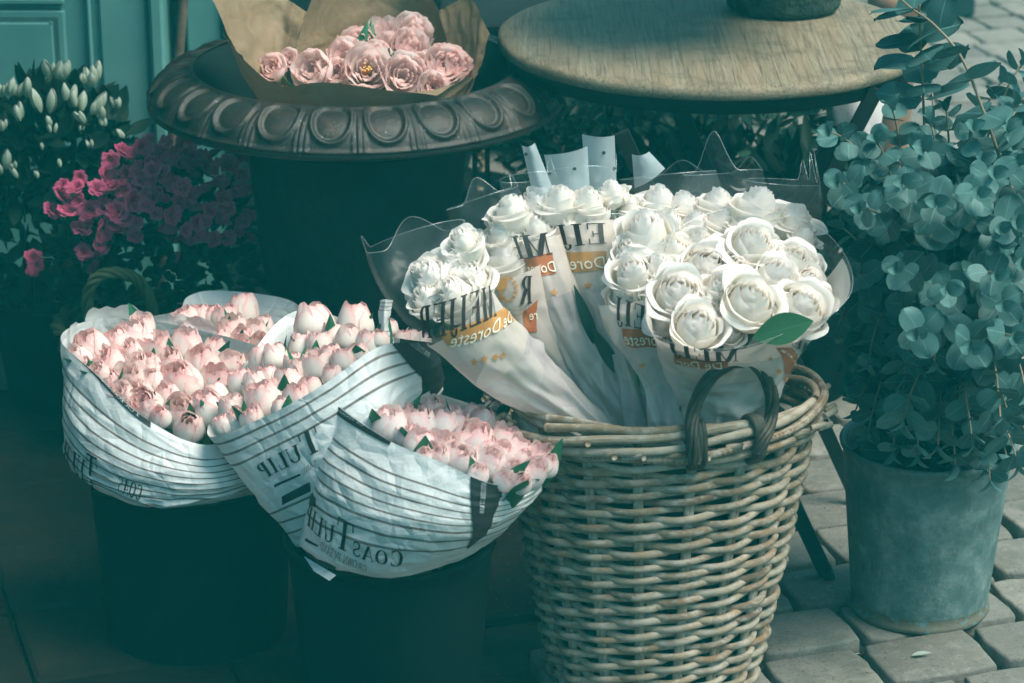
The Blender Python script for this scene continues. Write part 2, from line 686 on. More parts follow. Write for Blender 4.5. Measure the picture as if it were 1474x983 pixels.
def film_mat(name, alpha, tintc=(.8, .85, .85), rough=.12, facet=True, gloss=.14):
    """thin plastic film: mostly see-through, whitish where folded, glossy"""
    m, nt, out = nmat(name)
    tr = nt.nodes.new('ShaderNodeBsdfTransparent')
    df = nt.nodes.new('ShaderNodeBsdfDiffuse')
    tl = nt.nodes.new('ShaderNodeBsdfTranslucent')
    gl = nt.nodes.new('ShaderNodeBsdfGlossy')
    gl.inputs['Roughness'].default_value = rough + .16
    gl.inputs['Color'].default_value = (.9, .95, .95, 1)
    h = noise_tex(nt, 12, 3, .5)
    vo = nt.nodes.new('ShaderNodeTexVoronoi')
    vo.inputs['Scale'].default_value = 17
    tc = nt.nodes.new('ShaderNodeTexCoord')
    nt.links.new(tc.outputs['Object'], vo.inputs['Vector'])
    sx = nt.nodes.new('ShaderNodeSeparateColor')
    nt.links.new(vo.outputs['Color'], sx.inputs[0])
    c = mixc(nt, mth(nt, 'MULTIPLY', sx.outputs[0], .5 if facet else .1), tintc, tuple(x * y for x, y in zip(tintc, (.52, .50, .60))))
    nt.links.new(c, df.inputs[0])
    nt.links.new(c, tl.inputs[0])
    nr = bump(nt, mth(nt, 'ADD', h, mth(nt, 'MULTIPLY', sx.outputs[1], .5 if facet else 0)), .8 if facet else .4, .014)
    nt.links.new(nr, gl.inputs['Normal'])
    nt.links.new(nr, df.inputs['Normal'])
    body = nt.nodes.new('ShaderNodeMixShader')
    body.inputs[0].default_value = .3
    nt.links.new(df.outputs[0], body.inputs[1])
    nt.links.new(tl.outputs[0], body.inputs[2])
    m1 = nt.nodes.new('ShaderNodeMixShader')
    nt.links.new(mth(nt, 'ADD', alpha, mth(nt, 'MULTIPLY', mth(nt, 'SUBTRACT', h, .5), .10 * (1 - alpha) + .08), True), m1.inputs[0])
    nt.links.new(tr.outputs[0], m1.inputs[1])
    nt.links.new(body.outputs[0], m1.inputs[2])
    lw = nt.nodes.new('ShaderNodeLayerWeight')
    lw.inputs[0].default_value = .35
    m2 = nt.nodes.new('ShaderNodeMixShader')
    nt.links.new(mth(nt, 'ADD', gloss * .25, mth(nt, 'MULTIPLY', lw.outputs['Facing'], gloss * 2.2), True), m2.inputs[0])
    nt.links.new(m1.outputs[0], m2.inputs[1])
    nt.links.new(gl.outputs[0], m2.inputs[2])
    nt.links.new(m2.outputs[0], out.inputs[0])
    return m


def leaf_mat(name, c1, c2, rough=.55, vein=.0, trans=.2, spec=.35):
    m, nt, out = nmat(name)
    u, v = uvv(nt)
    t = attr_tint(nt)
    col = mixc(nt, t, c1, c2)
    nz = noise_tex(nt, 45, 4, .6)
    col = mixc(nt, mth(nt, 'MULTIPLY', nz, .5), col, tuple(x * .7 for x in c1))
    d = mth(nt, 'ABSOLUTE', mth(nt, 'SUBTRACT', u, .5))
    mid = mth(nt, 'LESS_THAN', d, .018)
    # side veins
    sv = mth(nt, 'LESS_THAN', mth(nt, 'FRACT', mth(nt, 'MULTIPLY', mth(nt, 'SUBTRACT', v, mth(nt, 'MULTIPLY', d, .9)), 7)), .07)
    vv = mth(nt, 'MAXIMUM', mid, mth(nt, 'MULTIPLY', sv, .45))
    col = mixc(nt, mth(nt, 'MULTIPLY', vv, vein), col, tuple(min(1, x * 1.9) for x in c2))
    nr = bump(nt, mth(nt, 'ADD', nz, mth(nt, 'MULTIPLY', vv, -.6)), .25, .002)
    pbsdf(nt, out, col, rough, 0, spec, nr, trans)
    return m


MT = {}
MT['tulA'] = petal_mat('tulip_petal_blush', (.91, .86, .80), (.90, .76, .72), (.87, .50, .49))
MT['tulB'] = petal_mat('tulip_petal_pale', (.91, .87, .80), (.90, .78, .75), (.86, .52, .50), edge_amt=.95)
MT['tulC'] = petal_mat('tulip_petal_pink', (.92, .86, .83), (.91, .79, .77), (.88, .55, .54), edge_amt=.75)
MT['peony'] = petal_mat('peony_petal', (.94, .86, .83), (.94, .80, .77), (.92, .56, .52), (.8, .62, .45), edge_amt=.8, trans=.5)
MT['rose'] = petal_mat('rose_petal', (.94, .88, .78), (.955, .91, .865), (.96, .91, .88), (.45, .55, .25), edge_amt=.6, trans=.45)
MT['azalea_pink'] = petal_mat('azalea_petal_magenta', (.34, .03, .10), (.50, .06, .17), (.60, .13, .25), (.2, .03, .06), .6, .15)
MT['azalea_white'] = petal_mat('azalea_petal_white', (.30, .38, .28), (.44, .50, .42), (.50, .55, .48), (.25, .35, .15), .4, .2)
MT['stamen'] = simple('stamen', (.75, .32, .08), (.8, .5, .15), 60)
MT['stem'] = simple('flower_stem', (.10, .20, .07), (.16, .26, .1), 20, .5)
MT['tleaf'] = leaf_mat('tulip_leaf', (.02, .12, .06), (.05, .2, .1), .4, .1)
MT['rleaf'] = leaf_mat('rose_leaf', (.025, .10, .045), (.05, .16, .07), .45, .25)
MT['paperA'] = paper_mat('printed_paper_fine_stripes', [(.22, .074, 9, .016)])
MT['paperA2'] = paper_mat('printed_paper_back', [(.30, .09, 7, .014)], (.70, .75, .76))
MT['paperB'] = paper_mat('printed_paper_wide_stripes', [(.735, .095, 3, .019), (.12, .09, 3, .016)])
MT['paperC'] = paper_mat('printed_paper_even_stripes', [(.345, .066, 8, .014)])
MT['tissue'] = film_mat('tissue_liner', .55, (.75, .76, .74), .5, False, .03)
MT['ink'] = simple('black_ink', (.012, .014, .015), (.022, .024, .025), 30, .45)
MT['inkw'] = simple('white_ink', (.6, .66, .66), (.66, .7, .7), 30, .5)
MT['inkgreen'] = simple('dark_green_ink', (.008, .045, .045), (.016, .06, .06), 40, .6)
MT['kraft'] = None
MT['sl_print'] = film_mat('sleeve_milky_film', .66, (.80, .74, .69), .25, True, .08)
MT['sl_white'] = film_mat('sleeve_white_print', .66, (.86, .75, .67), .2, False, .10)
MT['sl_clear'] = film_mat('sleeve_clear_film', .02, (.66, .74, .72), .06, False, .035)
MT['sl_head'] = film_mat('sleeve_frosted_header', .58, (.62, .72, .75), .3, False, .08)
MT['sl_ink'] = simple('sleeve_dark_lettering', (.018, .012, .013), (.04, .026, .026), 30, .5)
MT['sl_gold'] = simple('sleeve_gold_print', (.40, .18, .045), (.52, .27, .09), 25, .45)
MT['sl_orange'] = simple('sleeve_orange_print', (.34, .09, .03), (.44, .15, .05), 25, .45)
MT['sl_pale'] = simple('sleeve_pale_lettering', (.72, .68, .55), (.78, .74, .6), 25, .45)
MT['sl_edge'] = film_mat('sleeve_film_edge', .10, (.75, .82, .82), .05, False, .2)
MT['hole'] = simple('punched_hole', (.02, .05, .055), (.03, .06, .06), 30, .9)
MT['bucket'] = simple('dark_plastic', (.003, .008, .008), (.005, .011, .011), 6, .75, spec=.12)
MT['iron'] = simple('black_iron', (.005, .009, .009), (.010, .014, .014), 20, .75, bumps=.2, spec=.2)


def kraft():
    m, nt, out = nmat('kraft_paper')
    f = noise_tex(nt, 30, 7, .7)
    c = ramp(nt, f, [(.3, (.22, .155, .088)), (.7, (.285, .205, .125))])
    fi = noise_tex(nt, 160, 3, .7, stretch=(1, 1, 5))
    c = mixc(nt, mth(nt, 'MULTIPLY', fi, .35), c, (.14, .095, .055))
    vo = nt.nodes.new('ShaderNodeTexVoronoi')
    vo.feature = 'DISTANCE_TO_EDGE'
    vo.inputs['Scale'].default_value = 17
    tc = nt.nodes.new('ShaderNodeTexCoord')
    nt.links.new(tc.outputs['Object'], vo.inputs['Vector'])
    h = mth(nt, 'ADD', mth(nt, 'MINIMUM', vo.outputs['Distance'], .12), mth(nt, 'MULTIPLY', noise_tex(nt, 24, 6, .6), .5))
    pbsdf(nt, out, c, .6, 0, .25, bump(nt, h, .5, .015), .12)
    return m


MT['kraft'] = kraft()


def wicker():
    m, nt, out = nmat('grey_willow_rods')
    t = attr_tint(nt)
    f = noise_tex(nt, 30, 6, .7, stretch=(1, 1, 3))
    c = ramp(nt, t, [(0, (.12, .08, .048)), (.3, (.26, .185, .11)), (.62, (.37, .31, .225)), (1, (.27, .16, .078))])
    g = noise_tex(nt, 50, 6, .72, stretch=(1, 1, 2))
    c = mixc(nt, ramp(nt, g, [(.45, (0, 0, 0)), (.62, (.75, .75, .75))]), c, (.44, .41, .35))
    c = mixc(nt, ramp(nt, f, [(.5, (0, 0, 0)), (.72, (.75, .75, .75))]), c, (.07, .065, .05))
    h = noise_tex(nt, 120, 4, .6, 'UV', (.4, 6, 1))
    pbsdf(nt, out, c, .65, 0, .3, bump(nt, h, .4, .003))
    return m


MT['wicker'] = wicker()
MT['wickerdark'] = simple('dark_stained_willow', (.010, .011, .007), (.042, .040, .026), 30, .6, bumps=.4, bscale=90, tint=.3)


def wood():
    m, nt, out = nmat('weathered_tabletop_wood')
    tc = nt.nodes.new('ShaderNodeTexCoord')
    mp = nt.nodes.new('ShaderNodeMapping')
    mp.inputs['Rotation'].default_value = (0, 0, R(-12))
    mp.inputs['Scale'].default_value = (1, .03, 1)
    nt.links.new(tc.outputs['Object'], mp.inputs[0])
    n1 = nt.nodes.new('ShaderNodeTexNoise')
    n1.inputs['Scale'].default_value = 210
    n1.inputs['Detail'].default_value = 8
    n1.inputs['Roughness'].default_value = .72
    n1.inputs['Distortion'].default_value = .6
    nt.links.new(mp.outputs[0], n1.inputs['Vector'])
    wv = nt.nodes.new('ShaderNodeTexWave')
    wv.inputs['Scale'].default_value = 4.5
    wv.inputs['Distortion'].default_value = 9
    wv.inputs['Detail'].default_value = 3
    wv.inputs['Detail Scale'].default_value = 1.2
    nt.links.new(mp.outputs[0], wv.inputs['Vector'])
    c = ramp(nt, n1.outputs['Fac'], [(.34, (.075, .06, .036)), (.48, (.20, .168, .11)), (.66, (.29, .25, .175))])
    c = mixc(nt, mth(nt, 'MULTIPLY', wv.outputs['Fac'], .3), c, (.24, .165, .095))
    st = noise_tex(nt, 11, 8, .72)
    c = mixc(nt, ramp(nt, st, [(.50, (0, 0, 0)), (.66, (.75, .75, .75))]), c, (.085, .075, .05))
    # plank joints
    mp2 = nt.nodes.new('ShaderNodeMapping')
    mp2.inputs['Rotation'].default_value = (0, 0, R(-12))
    nt.links.new(tc.outputs['Object'], mp2.inputs[0])
    sx = nt.nodes.new('ShaderNodeSeparateXYZ')
    nt.links.new(mp2.outputs[0], sx.inputs[0])
    fr = mth(nt, 'FRACT', mth(nt, 'ADD', mth(nt, 'MULTIPLY', sx.outputs[0], 7.5), 10.3))
    j = mth(nt, 'LESS_THAN', fr, .012)
    c = mixc(nt, mth(nt, 'MULTIPLY', j, .3), c, (.05, .04, .03))
    h = mth(nt, 'SUBTRACT', n1.outputs['Fac'], j)
    pbsdf(nt, out, c, .62, 0, .3, bump(nt, h, .45, .004))
    return m


MT['wood'] = wood()


def urnm():
    m, nt, out = nmat('weathered_cast_iron')
    f = noise_tex(nt, 26, 8, .7)
    c = ramp(nt, f, [(.3, (.008, .012, .011)), (.55, (.022, .019, .015)), (.75, (.060, .038, .028))])
    g = noise_tex(nt, 110, 6, .72)
    c = mixc(nt, ramp(nt, g, [(.55, (0, 0, 0)), (.75, (.7, .7, .7))]), c, (.03, .05, .048))
    geo = nt.nodes.new('ShaderNodeNewGeometry')
    c = mixc(nt, ramp(nt, geo.outputs['Pointiness'], [(.52, (0, 0, 0)), (.62, (.6, .6, .6))]), c, (.12, .115, .10))
    sp = noise_tex(nt, 210, 2, .5)
    c = mixc(nt, ramp(nt, sp, [(.70, (0, 0, 0)), (.76, (.6, .6, .6))]), c, (.3, .34, .32))
    pbsdf(nt, out, c, .5, .25, .5, bump(nt, mth(nt, 'ADD', g, f), .35, .004))
    return m


MT['urn'] = urnm()


def zinc():
    m, nt, out = nmat('dull_zinc')
    vo = nt.nodes.new('ShaderNodeTexVoronoi')
    vo.inputs['Scale'].default_value = 95
    tc = nt.nodes.new('ShaderNodeTexCoord')
    nt.links.new(tc.outputs['Object'], vo.inputs['Vector'])
    sx = nt.nodes.new('ShaderNodeSeparateColor')
    nt.links.new(vo.outputs['Color'], sx.inputs[0])
    f = noise_tex(nt, 22, 8, .72)
    c = ramp(nt, f, [(.3, (.035, .085, .085)), (.5, (.10, .17, .165)), (.7, (.24, .32, .30))])
    c = mixc(nt, mth(nt, 'MULTIPLY', sx.outputs[0], .35), c, (.07, .13, .13))
    st = noise_tex(nt, 45, 7, .72, stretch=(1, 1, .35))
    c = mixc(nt, ramp(nt, st, [(.54, (0, 0, 0)), (.68, (.7, .7, .7))]), c, (.055, .075, .066))
    sc2 = noise_tex(nt, 150, 4, .7)
    c = mixc(nt, ramp(nt, sc2, [(.60, (0, 0, 0)), (.72, (.55, .55, .55))]), c, (.10, .11, .10))
    # rust along the foot
    u, v = uvv(nt)
    ru = mth(nt, 'MULTIPLY', mth(nt, 'LESS_THAN', v, .215), mth(nt, 'GREATER_THAN', noise_tex(nt, 60, 4), .45))
    c = mixc(nt, mth(nt, 'MULTIPLY', ru, .75), c, (.11, .08, .045))
    pbsdf(nt, out, c, .6, .12, .35, bump(nt, mth(nt, 'ADD', f, mth(nt, 'MULTIPLY', sc2, .5)), .3, .006))
    return m


MT['zinc'] = zinc()


def paving():
    m, nt, out = nmat('worn_sandstone_setts')
    t = attr_tint(nt)
    c = ramp(nt, t, [(0, (.12, .117, .10)), (.5, (.185, .18, .155)), (1, (.235, .225, .19))])
    f = noise_tex(nt, 20, 8, .72)
    c = mixc(nt, ramp(nt, f, [(.42, (0, 0, 0)), (.7, (.65, .65, .65))]), c, (.11, .105, .085))
    g = noise_tex(nt, 70, 6, .75)
    c = mixc(nt, ramp(nt, g, [(.5, (0, 0, 0)), (.75, (.5, .5, .5))]), c, (.30, .29, .25))
    k = noise_tex(nt, 190, 3, .7)
    c = mixc(nt, ramp(nt, k, [(.56, (0, 0, 0)), (.66, (.7, .7, .7))]), c, (.06, .06, .05))
    d_ = noise_tex(nt, 6, 8, .75)
    c = mixc(nt, ramp(nt, d_, [(.50, (0, 0, 0)), (.66, (.6, .6, .6))]), c, (.075, .08, .06))
    h = mth(nt, 'ADD', f, mth(nt, 'MULTIPLY', g, .5))
    pbsdf(nt, out, c, .75, 0, .3, bump(nt, h, .5, .006))
    return m


MT['sett'] = paving()
MT['joint'] = simple('mossy_joint_soil', (.008, .011, .007), (.022, .028, .014), 18, .95, bumps=.8, bscale=90)
MT['slab'] = simple('shaded_dark_slab', (.005, .006, .005), (.016, .013, .009), 7, .9, bumps=.4, bscale=50, tint=.3, spec=.1)  # stone colour taken near black to hold the ground shade
MT['ledge'] = simple('mossy_stone_step', (.05, .085, .07), (.11, .15, .12), 9, .8, bumps=.4)
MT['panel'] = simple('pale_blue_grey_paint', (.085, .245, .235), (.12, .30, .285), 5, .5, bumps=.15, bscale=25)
MT['panelgroove'] = simple('moulding_shadow_paint', (.03, .09, .09), (.045, .12, .12), 12, .6)  # panel paint darkened, groove shade put into the colour
MT['dark_wall'] = simple('black_shopfront_paint', (.008, .018, .019), (.013, .024, .025), 5, .5, bumps=.1)
MT['glass'] = simple('dark_shop_glass', (.004, .012, .013), (.006, .016, .017), 3, .12, spec=.5)
MT['rust'] = simple('rusty_iron', (.05, .035, .025), (.16, .12, .08), 30, .8, bumps=.5, bscale=80)
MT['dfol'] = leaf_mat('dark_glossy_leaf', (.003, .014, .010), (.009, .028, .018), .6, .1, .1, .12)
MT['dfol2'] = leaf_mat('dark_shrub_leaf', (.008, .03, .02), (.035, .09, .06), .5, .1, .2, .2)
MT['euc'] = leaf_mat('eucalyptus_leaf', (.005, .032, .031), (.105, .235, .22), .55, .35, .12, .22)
MT['eucstem'] = simple('eucalyptus_twig', (.16, .13, .08), (.26, .2, .13), 20, .6)
MT['eucstemg'] = simple('green_twig', (.12, .2, .12), (.18, .25, .14), 20, .6)
MT['terra'] = simple('terracotta', (.20, .11, .07), (.27, .16, .105), 9, .8, bumps=.2)
MT['whitepot'] = simple('white_wrapping_paper', (.62, .56, .55), (.72, .66, .64), 14, .6, bumps=.5, bscale=30)
MT['stonepot'] = simple('dark_mossy_stone', (.010, .022, .018), (.04, .07, .05), 50, .9, bumps=.9, bscale=110, bdist=.01)
MT['soil'] = simple('potting_soil', (.012, .010, .008), (.03, .025, .018), 40, .95, bumps=.8)
MT['olive_wicker'] = simple('green_stained_wicker', (.05, .07, .03), (.12, .13, .06), 30, .7, bumps=.5, tint=.4)
MT['petalpale'] = simple('dry_petal', (.22, .27, .23), (.32, .36, .31), 30, .7)
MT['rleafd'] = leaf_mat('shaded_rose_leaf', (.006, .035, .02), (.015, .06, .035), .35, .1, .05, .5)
MT['grit'] = simple('grit', (.03, .03, .02), (.16, .15, .12), 300, .9)
MT['concrete'] = simple('far_pavement', (.2, .2, .17), (.26, .25, .21), 2, .9)

# ================================================================== setting
def ground():
    mb = MB()
    mb.grid([[(-40, -6, -.016), (-40, 60, -.016)], [(40, -6, -.016), (40, 60, -.016)]], None, 0, flip=True)
    mb.build('ground', MT['joint'], smooth=False)['kind'] = 'structure'
    # setts: courses at about 17 degrees to the picture plane
    a = R(18)
    ex = np.array([math.cos(a), math.sin(a)])
    ey = np.array([-math.sin(a), math.cos(a)])
    org = np.array([.50, 3.45])
    LX, LY, gap = .146, .128, .0125
    mb = MB()
    for j in range(-14, 50):
        off = (.5 if j % 2 else 0) + random.uniform(-.08, .08)
        x = -25
        while x < 27:
            k = random.uniform(.82, 1.2)
            w = k
            cx = (x + off + w / 2) * LX
            cy = (j + .5) * LY
            c = org + ex * cx + ey * cy
            x += w
            if c[1] < 2.6 or c[1] > 9.5 or abs(c[0]) > .32 * c[1] + .35:
                continue
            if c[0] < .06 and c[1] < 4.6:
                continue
            hx, hy = w * LX / 2 - gap / 2, LY / 2 - gap / 2
            # rounded worn block: rings of a jittered outline
            n = 20
            th = np.linspace(0, 2 * PI, n, endpoint=False) + PI / 4 - 2 * PI / 20
            sup = 1 / (np.abs(np.cos(th)) ** 14 + np.abs(np.sin(th)) ** 14) ** (1 / 14)
            ox, oy = hx * sup * np.cos(th), hy * sup * np.sin(th)
            jit = 1 + rng.normal(0, .014, n)
            ox, oy = ox * jit, oy * jit
            z = random.uniform(-.003, .004)
            tx, ty = random.uniform(-.03, .03), random.uniform(-.03, .03)
            V = []
            for (sc_, zz) in ((1.0, -.02), (1.0, -.0015), (.982, .0022), (.93, .0032)):
                for i in range(n):
                    X, Y = ox[i] * sc_, oy[i] * sc_
                    p = c + ex * X + ey * Y
                    V.append((p[0], p[1], zz + z + tx * X + ty * Y))
            V.append((c[0], c[1], .0036 + z))
            F = []
            for r_ in range(3):
                for i in range(n):
                    F.append((r_ * n + i, r_ * n + (i + 1) % n, (r_ + 1) * n + (i + 1) % n, (r_ + 1) * n + i))
            for i in range(n):
                F.append((3 * n + i, 3 * n + (i + 1) % n, 4 * n))
            mb.add(V, F, 0, None, random.random())
    mb.build('pavement', MT['sett'])['kind'] = 'structure'
    # dark worn slabs at the shop door, blackened further to carry the shade
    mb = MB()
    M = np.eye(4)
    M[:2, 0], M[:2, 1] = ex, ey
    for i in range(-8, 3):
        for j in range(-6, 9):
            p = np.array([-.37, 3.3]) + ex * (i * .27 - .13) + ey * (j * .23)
            if p[0] > -.03 or p[0] < -2.2 or p[1] > 4.45:  # slabs run on to the basket in place of shaded setts
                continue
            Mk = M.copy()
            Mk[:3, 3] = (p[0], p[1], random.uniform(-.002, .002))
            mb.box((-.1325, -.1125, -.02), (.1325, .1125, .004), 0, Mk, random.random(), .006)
    mb.build('shaded_doorstep_slabs', MT['slab'], smooth=False)['kind'] = 'structure'
    mb = MB()
    mb.box((-2.6, 4.43, -.02), (-.42, 4.74, .055), 0, None, .5, .012)
    mb.build('stone_step', MT['ledge'])['kind'] = 'structure'

    # grit and crumbs of soil lying in the joints
    mb = MB()
    for i in range(2600):
        y = random.uniform(3.0, 5.2)
        x = random.uniform(-.3, .32 * y + .2)
        s_ = random.uniform(.0008, .0024)
        q = rng.normal(0, 1, (4, 3))
        q /= np.linalg.norm(q, axis=1)[:, None]
        mb.add(q * s_ * np.array([1.4, 1, .6]) + np.array([x, y, .0045]), [(0, 1, 2), (0, 2, 3), (0, 3, 1), (1, 3, 2)], 0, None, random.random())
    mb.build('grit', MT['grit'], smooth=False)['kind'] = 'stuff'


ground()


def shopfront():
    YW = 4.75
    def X(px):
        return W(px, 60, YW)[0]
    w = thing('shop_wall', 'shopfront of pale blue-grey panelling beside black painted boards, behind the flowers', 'shopfront', (0, YW, 0))
    x1 = X(216)
    mb = MB()
    mb.box((-3.2, 0, 0), (x1, .12, 2.6))
    mb.build('panelling', MT['panel'], w, False)
    # raised mouldings: one frame with a groove, top rail
    for (a, b) in ((None, 97), (128, 214)):
        xa = -2.2 if a is None else X(a)
        xb = X(b)
        mb = MB()
        zt, zb = W(60, 12, YW)[2], .25
        if a is None:
            mb.box((xa, -.012, zb), (xb, -.002, zt), 0, None, .5, .004)
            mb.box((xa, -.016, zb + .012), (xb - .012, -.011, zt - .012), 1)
            mb.box((xa, -.021, zb + .02), (xb - .02, -.015, zt - .02), 0, None, .5, .004)
            mb.box((xa, -.016, zt + .01), (xb, -.002, zt + .022), 0, None, .5, .003)
        else:
            mb.box((xa, -.014, 0), (xa + .008, -.002, 2.5), 0, None, .5, .003)
            mb.box((xa + .022, -.012, 0), (xb, -.002, 2.5), 0, None, .5, .004)
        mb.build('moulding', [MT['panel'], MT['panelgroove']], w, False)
    mb = MB()
    mb.box((x1 + .003, -.03, 0), (X(240), .12, 2.6), 0, None, .5, .006)
    mb.build('door_jamb', MT['panel'], w, False)
    mb = MB()
    mb.box((X(240) + .003, .06, 0), (X(266), .12, 2.6))
    mb.box((X(322), .0, 0), (X(655), .12, 2.6))
    mb.build('dark_boarding', MT['dark_wall'], w, False)
    mb = MB()
    mb.box((X(266) + .002, .01, 0), (X(322) - .002, .1, 2.6), 0, None, .5, .004)
    mb.build('pilaster', MT['panel'], w, False)
    # canopy added out of view to shade the left side
    mb = MB()
    mb.box((-3.2, -1.5, 2.62), (X(655), .12, 2.68))
    mb.build('shading_canopy', MT['dark_wall'], w, False)
    mb = MB()
    mb.box((-1.75, -2.2, 0), (-1.62, -.002, 2.6))  # unseen wall added to block skylight from the left
    mb.build('shading_side_wall', MT['dark_wall'], w, False)


shopfront()

# iron rod beside the urn
mb = MB()
p0, p1 = W(253, 135, 4.45), W(269, -60, 4.45)
d = (p0 - p1) / np.linalg.norm(p0 - p1)
pb = p0 + d * ((p0[2] - .002) / -d[2])
pts = [pb + (p1 - pb) * t for t in np.linspace(0, 1, 12)]
mb.tube(pts, .0085, 8)
mb.tube([p1 + np.array([0, 0, .0]), p1 + np.array([.03, 0, .05]), p1 + np.array([.09, 0, .06]), p1 + np.array([.12, 0, .02])], .007, 8)
tag(mb.build('plant_hook', MT['rust']), 'thin rusty iron rod standing between the panelled wall and the urn', 'iron rod')


# ================================================================== urn
def urn():
    c = W(513, 150, 4.1)
    t = thing('garden_urn', 'big dark cast-iron urn with an egg-and-dart rim holding the kraft-wrapped bouquet', 'urn', (c[0], c[1], 0))
    zr = c[2] + .048
    NE = 23
    # rim band : s from inner lip (0) over the ovolo to the outer lower edge (1)
    ns = 34
    prof = []
    for s in np.linspace(0, 1, ns):
        a = s * R(78)
        prof.append((.252 + .071 * math.sin(a) / math.sin(R(78)), zr + .016 - .052 * (1 - math.cos(a)) / (1 - math.cos(R(78)))))
    prof = np.array(prof)
    tn = np.gradient(prof, axis=0)
    nr = np.stack([-tn[:, 1], tn[:, 0]], -1)
    nr /= np.linalg.norm(nr, axis=1)[:, None]
    if nr[0, 1] < 0:
        nr = -nr
    S = np.linspace(0, 1, ns)

    def egg(P, ang):
        ph = (ang[:, None] * NE / (2 * PI) + .5) % 1 - .5
        s = S[None, :]
        x = ph / .41
        y = (s - .40) / .46
        x = x * np.where(y < 0, 1 + .25 * y, 1)
        r = np.sqrt(x * x + y * y)
        low = np.clip((y + 1.0) * 1.4, 0, 1)
        eg = .0030 * np.sqrt(np.clip(1 - (r / .74) ** 2, 0, 1)) - .0035 * (r < .80) * np.clip((.80 - r) * 12, 0, 1)
        rimr = .0060 * np.exp(-((r - .90) / .075) ** 2) * low
        q = .5 - np.abs(ph)
        dart = .006 * np.exp(-(q / .022) ** 2) * np.clip((s - .2) * 2, 0, 1)
        dart2 = .0045 * np.exp(-((q - .055 - .05 * s) / .022) ** 2) * np.clip((s - .35) * 2, 0, 1)
        edge = .004 * np.exp(-((s - .965) / .03) ** 2)
        h = (eg + rimr + dart + dart2) * np.clip(s * 9, 0, 1) * np.clip((1 - s) * 14, 0, 1) + edge + .003 * np.exp(-((s - .02) / .04) ** 2)
        P = P.copy()
        P[..., 0] += np.cos(ang)[:, None] * h * nr[None, :, 0]
        P[..., 1] += np.sin(ang)[:, None] * h * nr[None, :, 0]
        P[..., 2] += h * nr[None, :, 1]
        return P
    mb = MB()
    mb.lathe(prof, NE * 32, fn=egg)
    # underside of rim
    e = prof[-1]
    mb.lathe([(e[0], e[1]), (e[0] + .002, e[1] - .006), (e[0] - .006, e[1] - .011), (.25, zr - .052), (.2, zr - .07), (.178, zr - .09)], 96)
    mb.build('rim', MT['urn'], t)
    mb = MB()
    b = [(.178, zr - .09), (.172, zr - .12), (.165, zr - .2), (.158, zr - .29), (.146, zr - .36), (.12, zr - .41), (.08, zr - .44), (.055, zr - .455), (.05, zr - .475), (.062, zr - .49), (.06, zr - .5), (.11, .045), (.14, .02), (.14, 0)]
    mb.lathe(b, 64)
    mb.build('body', MT['iron'], t)
    mb = MB()
    mb.lathe([(.252, zr + .016), (.238, zr + .010), (.215, zr - .03), (.19, zr - .09), (.0, zr - .095)], 64)
    mb.build('bowl_lining', MT['bucket'], t)
    return c


UC = urn()


# ================================================================== bistro table
def table():
    c = W(1025, 45, 4.15)
    z = c[2]
    t = thing('bistro_table', 'round weathered wooden bistro table on black folding legs, behind the white roses', 'table', (c[0], c[1], 0))
    rad = .337
    th = .022
    def wob(P, a):
        P = P.copy()
        k = 1 + .004 * np.sin(a * 5 + 1) + .003 * np.sin(a * 11)
        P[..., 0] *= k[:, None]
        P[..., 1] *= k[:, None]
        return P
    mb = MB()
    mb.lathe([(0, z), (rad * .5, z), (rad - .02, z), (rad - .005, z - .002), (rad, z - .006), (rad + .001, z - th + .004), (rad - .004, z - th), (rad - .03, z - th), (0, z - th)], 160, fn=wob)
    mb.build('tabletop', MT['wood'], t)
    mb = MB()
    mb.lathe([(rad - .012, z - th - .001), (rad - .012, z - th - .022), (rad - .03, z - th - .022), (rad - .03, z - th - .001)], 96)
    mb.build('metal_band', MT['iron'], t)
    # folding X legs, flat bars
    def bar(a, b, w=.011, d=.006):
        mb = MB()
        a, b = np.array(a), np.array(b)
        T = (b - a) / np.linalg.norm(b - a)
        S_ = np.cross(T, (0, 1, 0))
        S_ /= np.linalg.norm(S_)
        Y_ = np.array([0, 1.0, 0])
        V = [p + S_ * sx * w + Y_ * sy * d for p in (a, b) for (sx, sy) in ((-1, -1), (1, -1), (1, 1), (-1, 1))]
        mb.add(V, [(0, 1, 2, 3), (7, 6, 5, 4), (0, 4, 5, 1), (1, 5, 6, 2), (2, 6, 7, 3), (3, 7, 4, 0)])
        mb.tube([a - Y_ * .016 + np.array([0, 0, .008]), a + Y_ * .016 + np.array([0, 0, .008])], .009, 8)
        mb.build('leg', MT['iron'], t, False)
    f = G(1192, 832)
    f2 = G(1238, 728)
    zt = z - th - .004
    bar((f[0] - c[0], f[1] - c[1], 0), (f[0] - c[0] - .32, f[1] - c[1], zt))
    bar((f2[0] - c[0], f2[1] - c[1], 0), (f2[0] - c[0] - .32, f2[1] - c[1], zt))
    bar((f[0] - c[0] - .33, f[1] - c[1] + .03, 0), (f[0] - c[0] - .01, f[1] - c[1] + .03, zt))
    bar((f2[0] - c[0] - .33, f2[1] - c[1] - .03, 0), (f2[0] - c[0] - .01, f2[1] - c[1] - .03, zt))
    mb = MB()
    mb.tube([(f[0] - c[0] - .17, f[1] - c[1] - .01, .36), (f2[0] - c[0] - .17, f2[1] - c[1] + .01, .36)], .007, 8)
    mb.build('crossbar', MT['iron'], t)
    return c


TC = table()


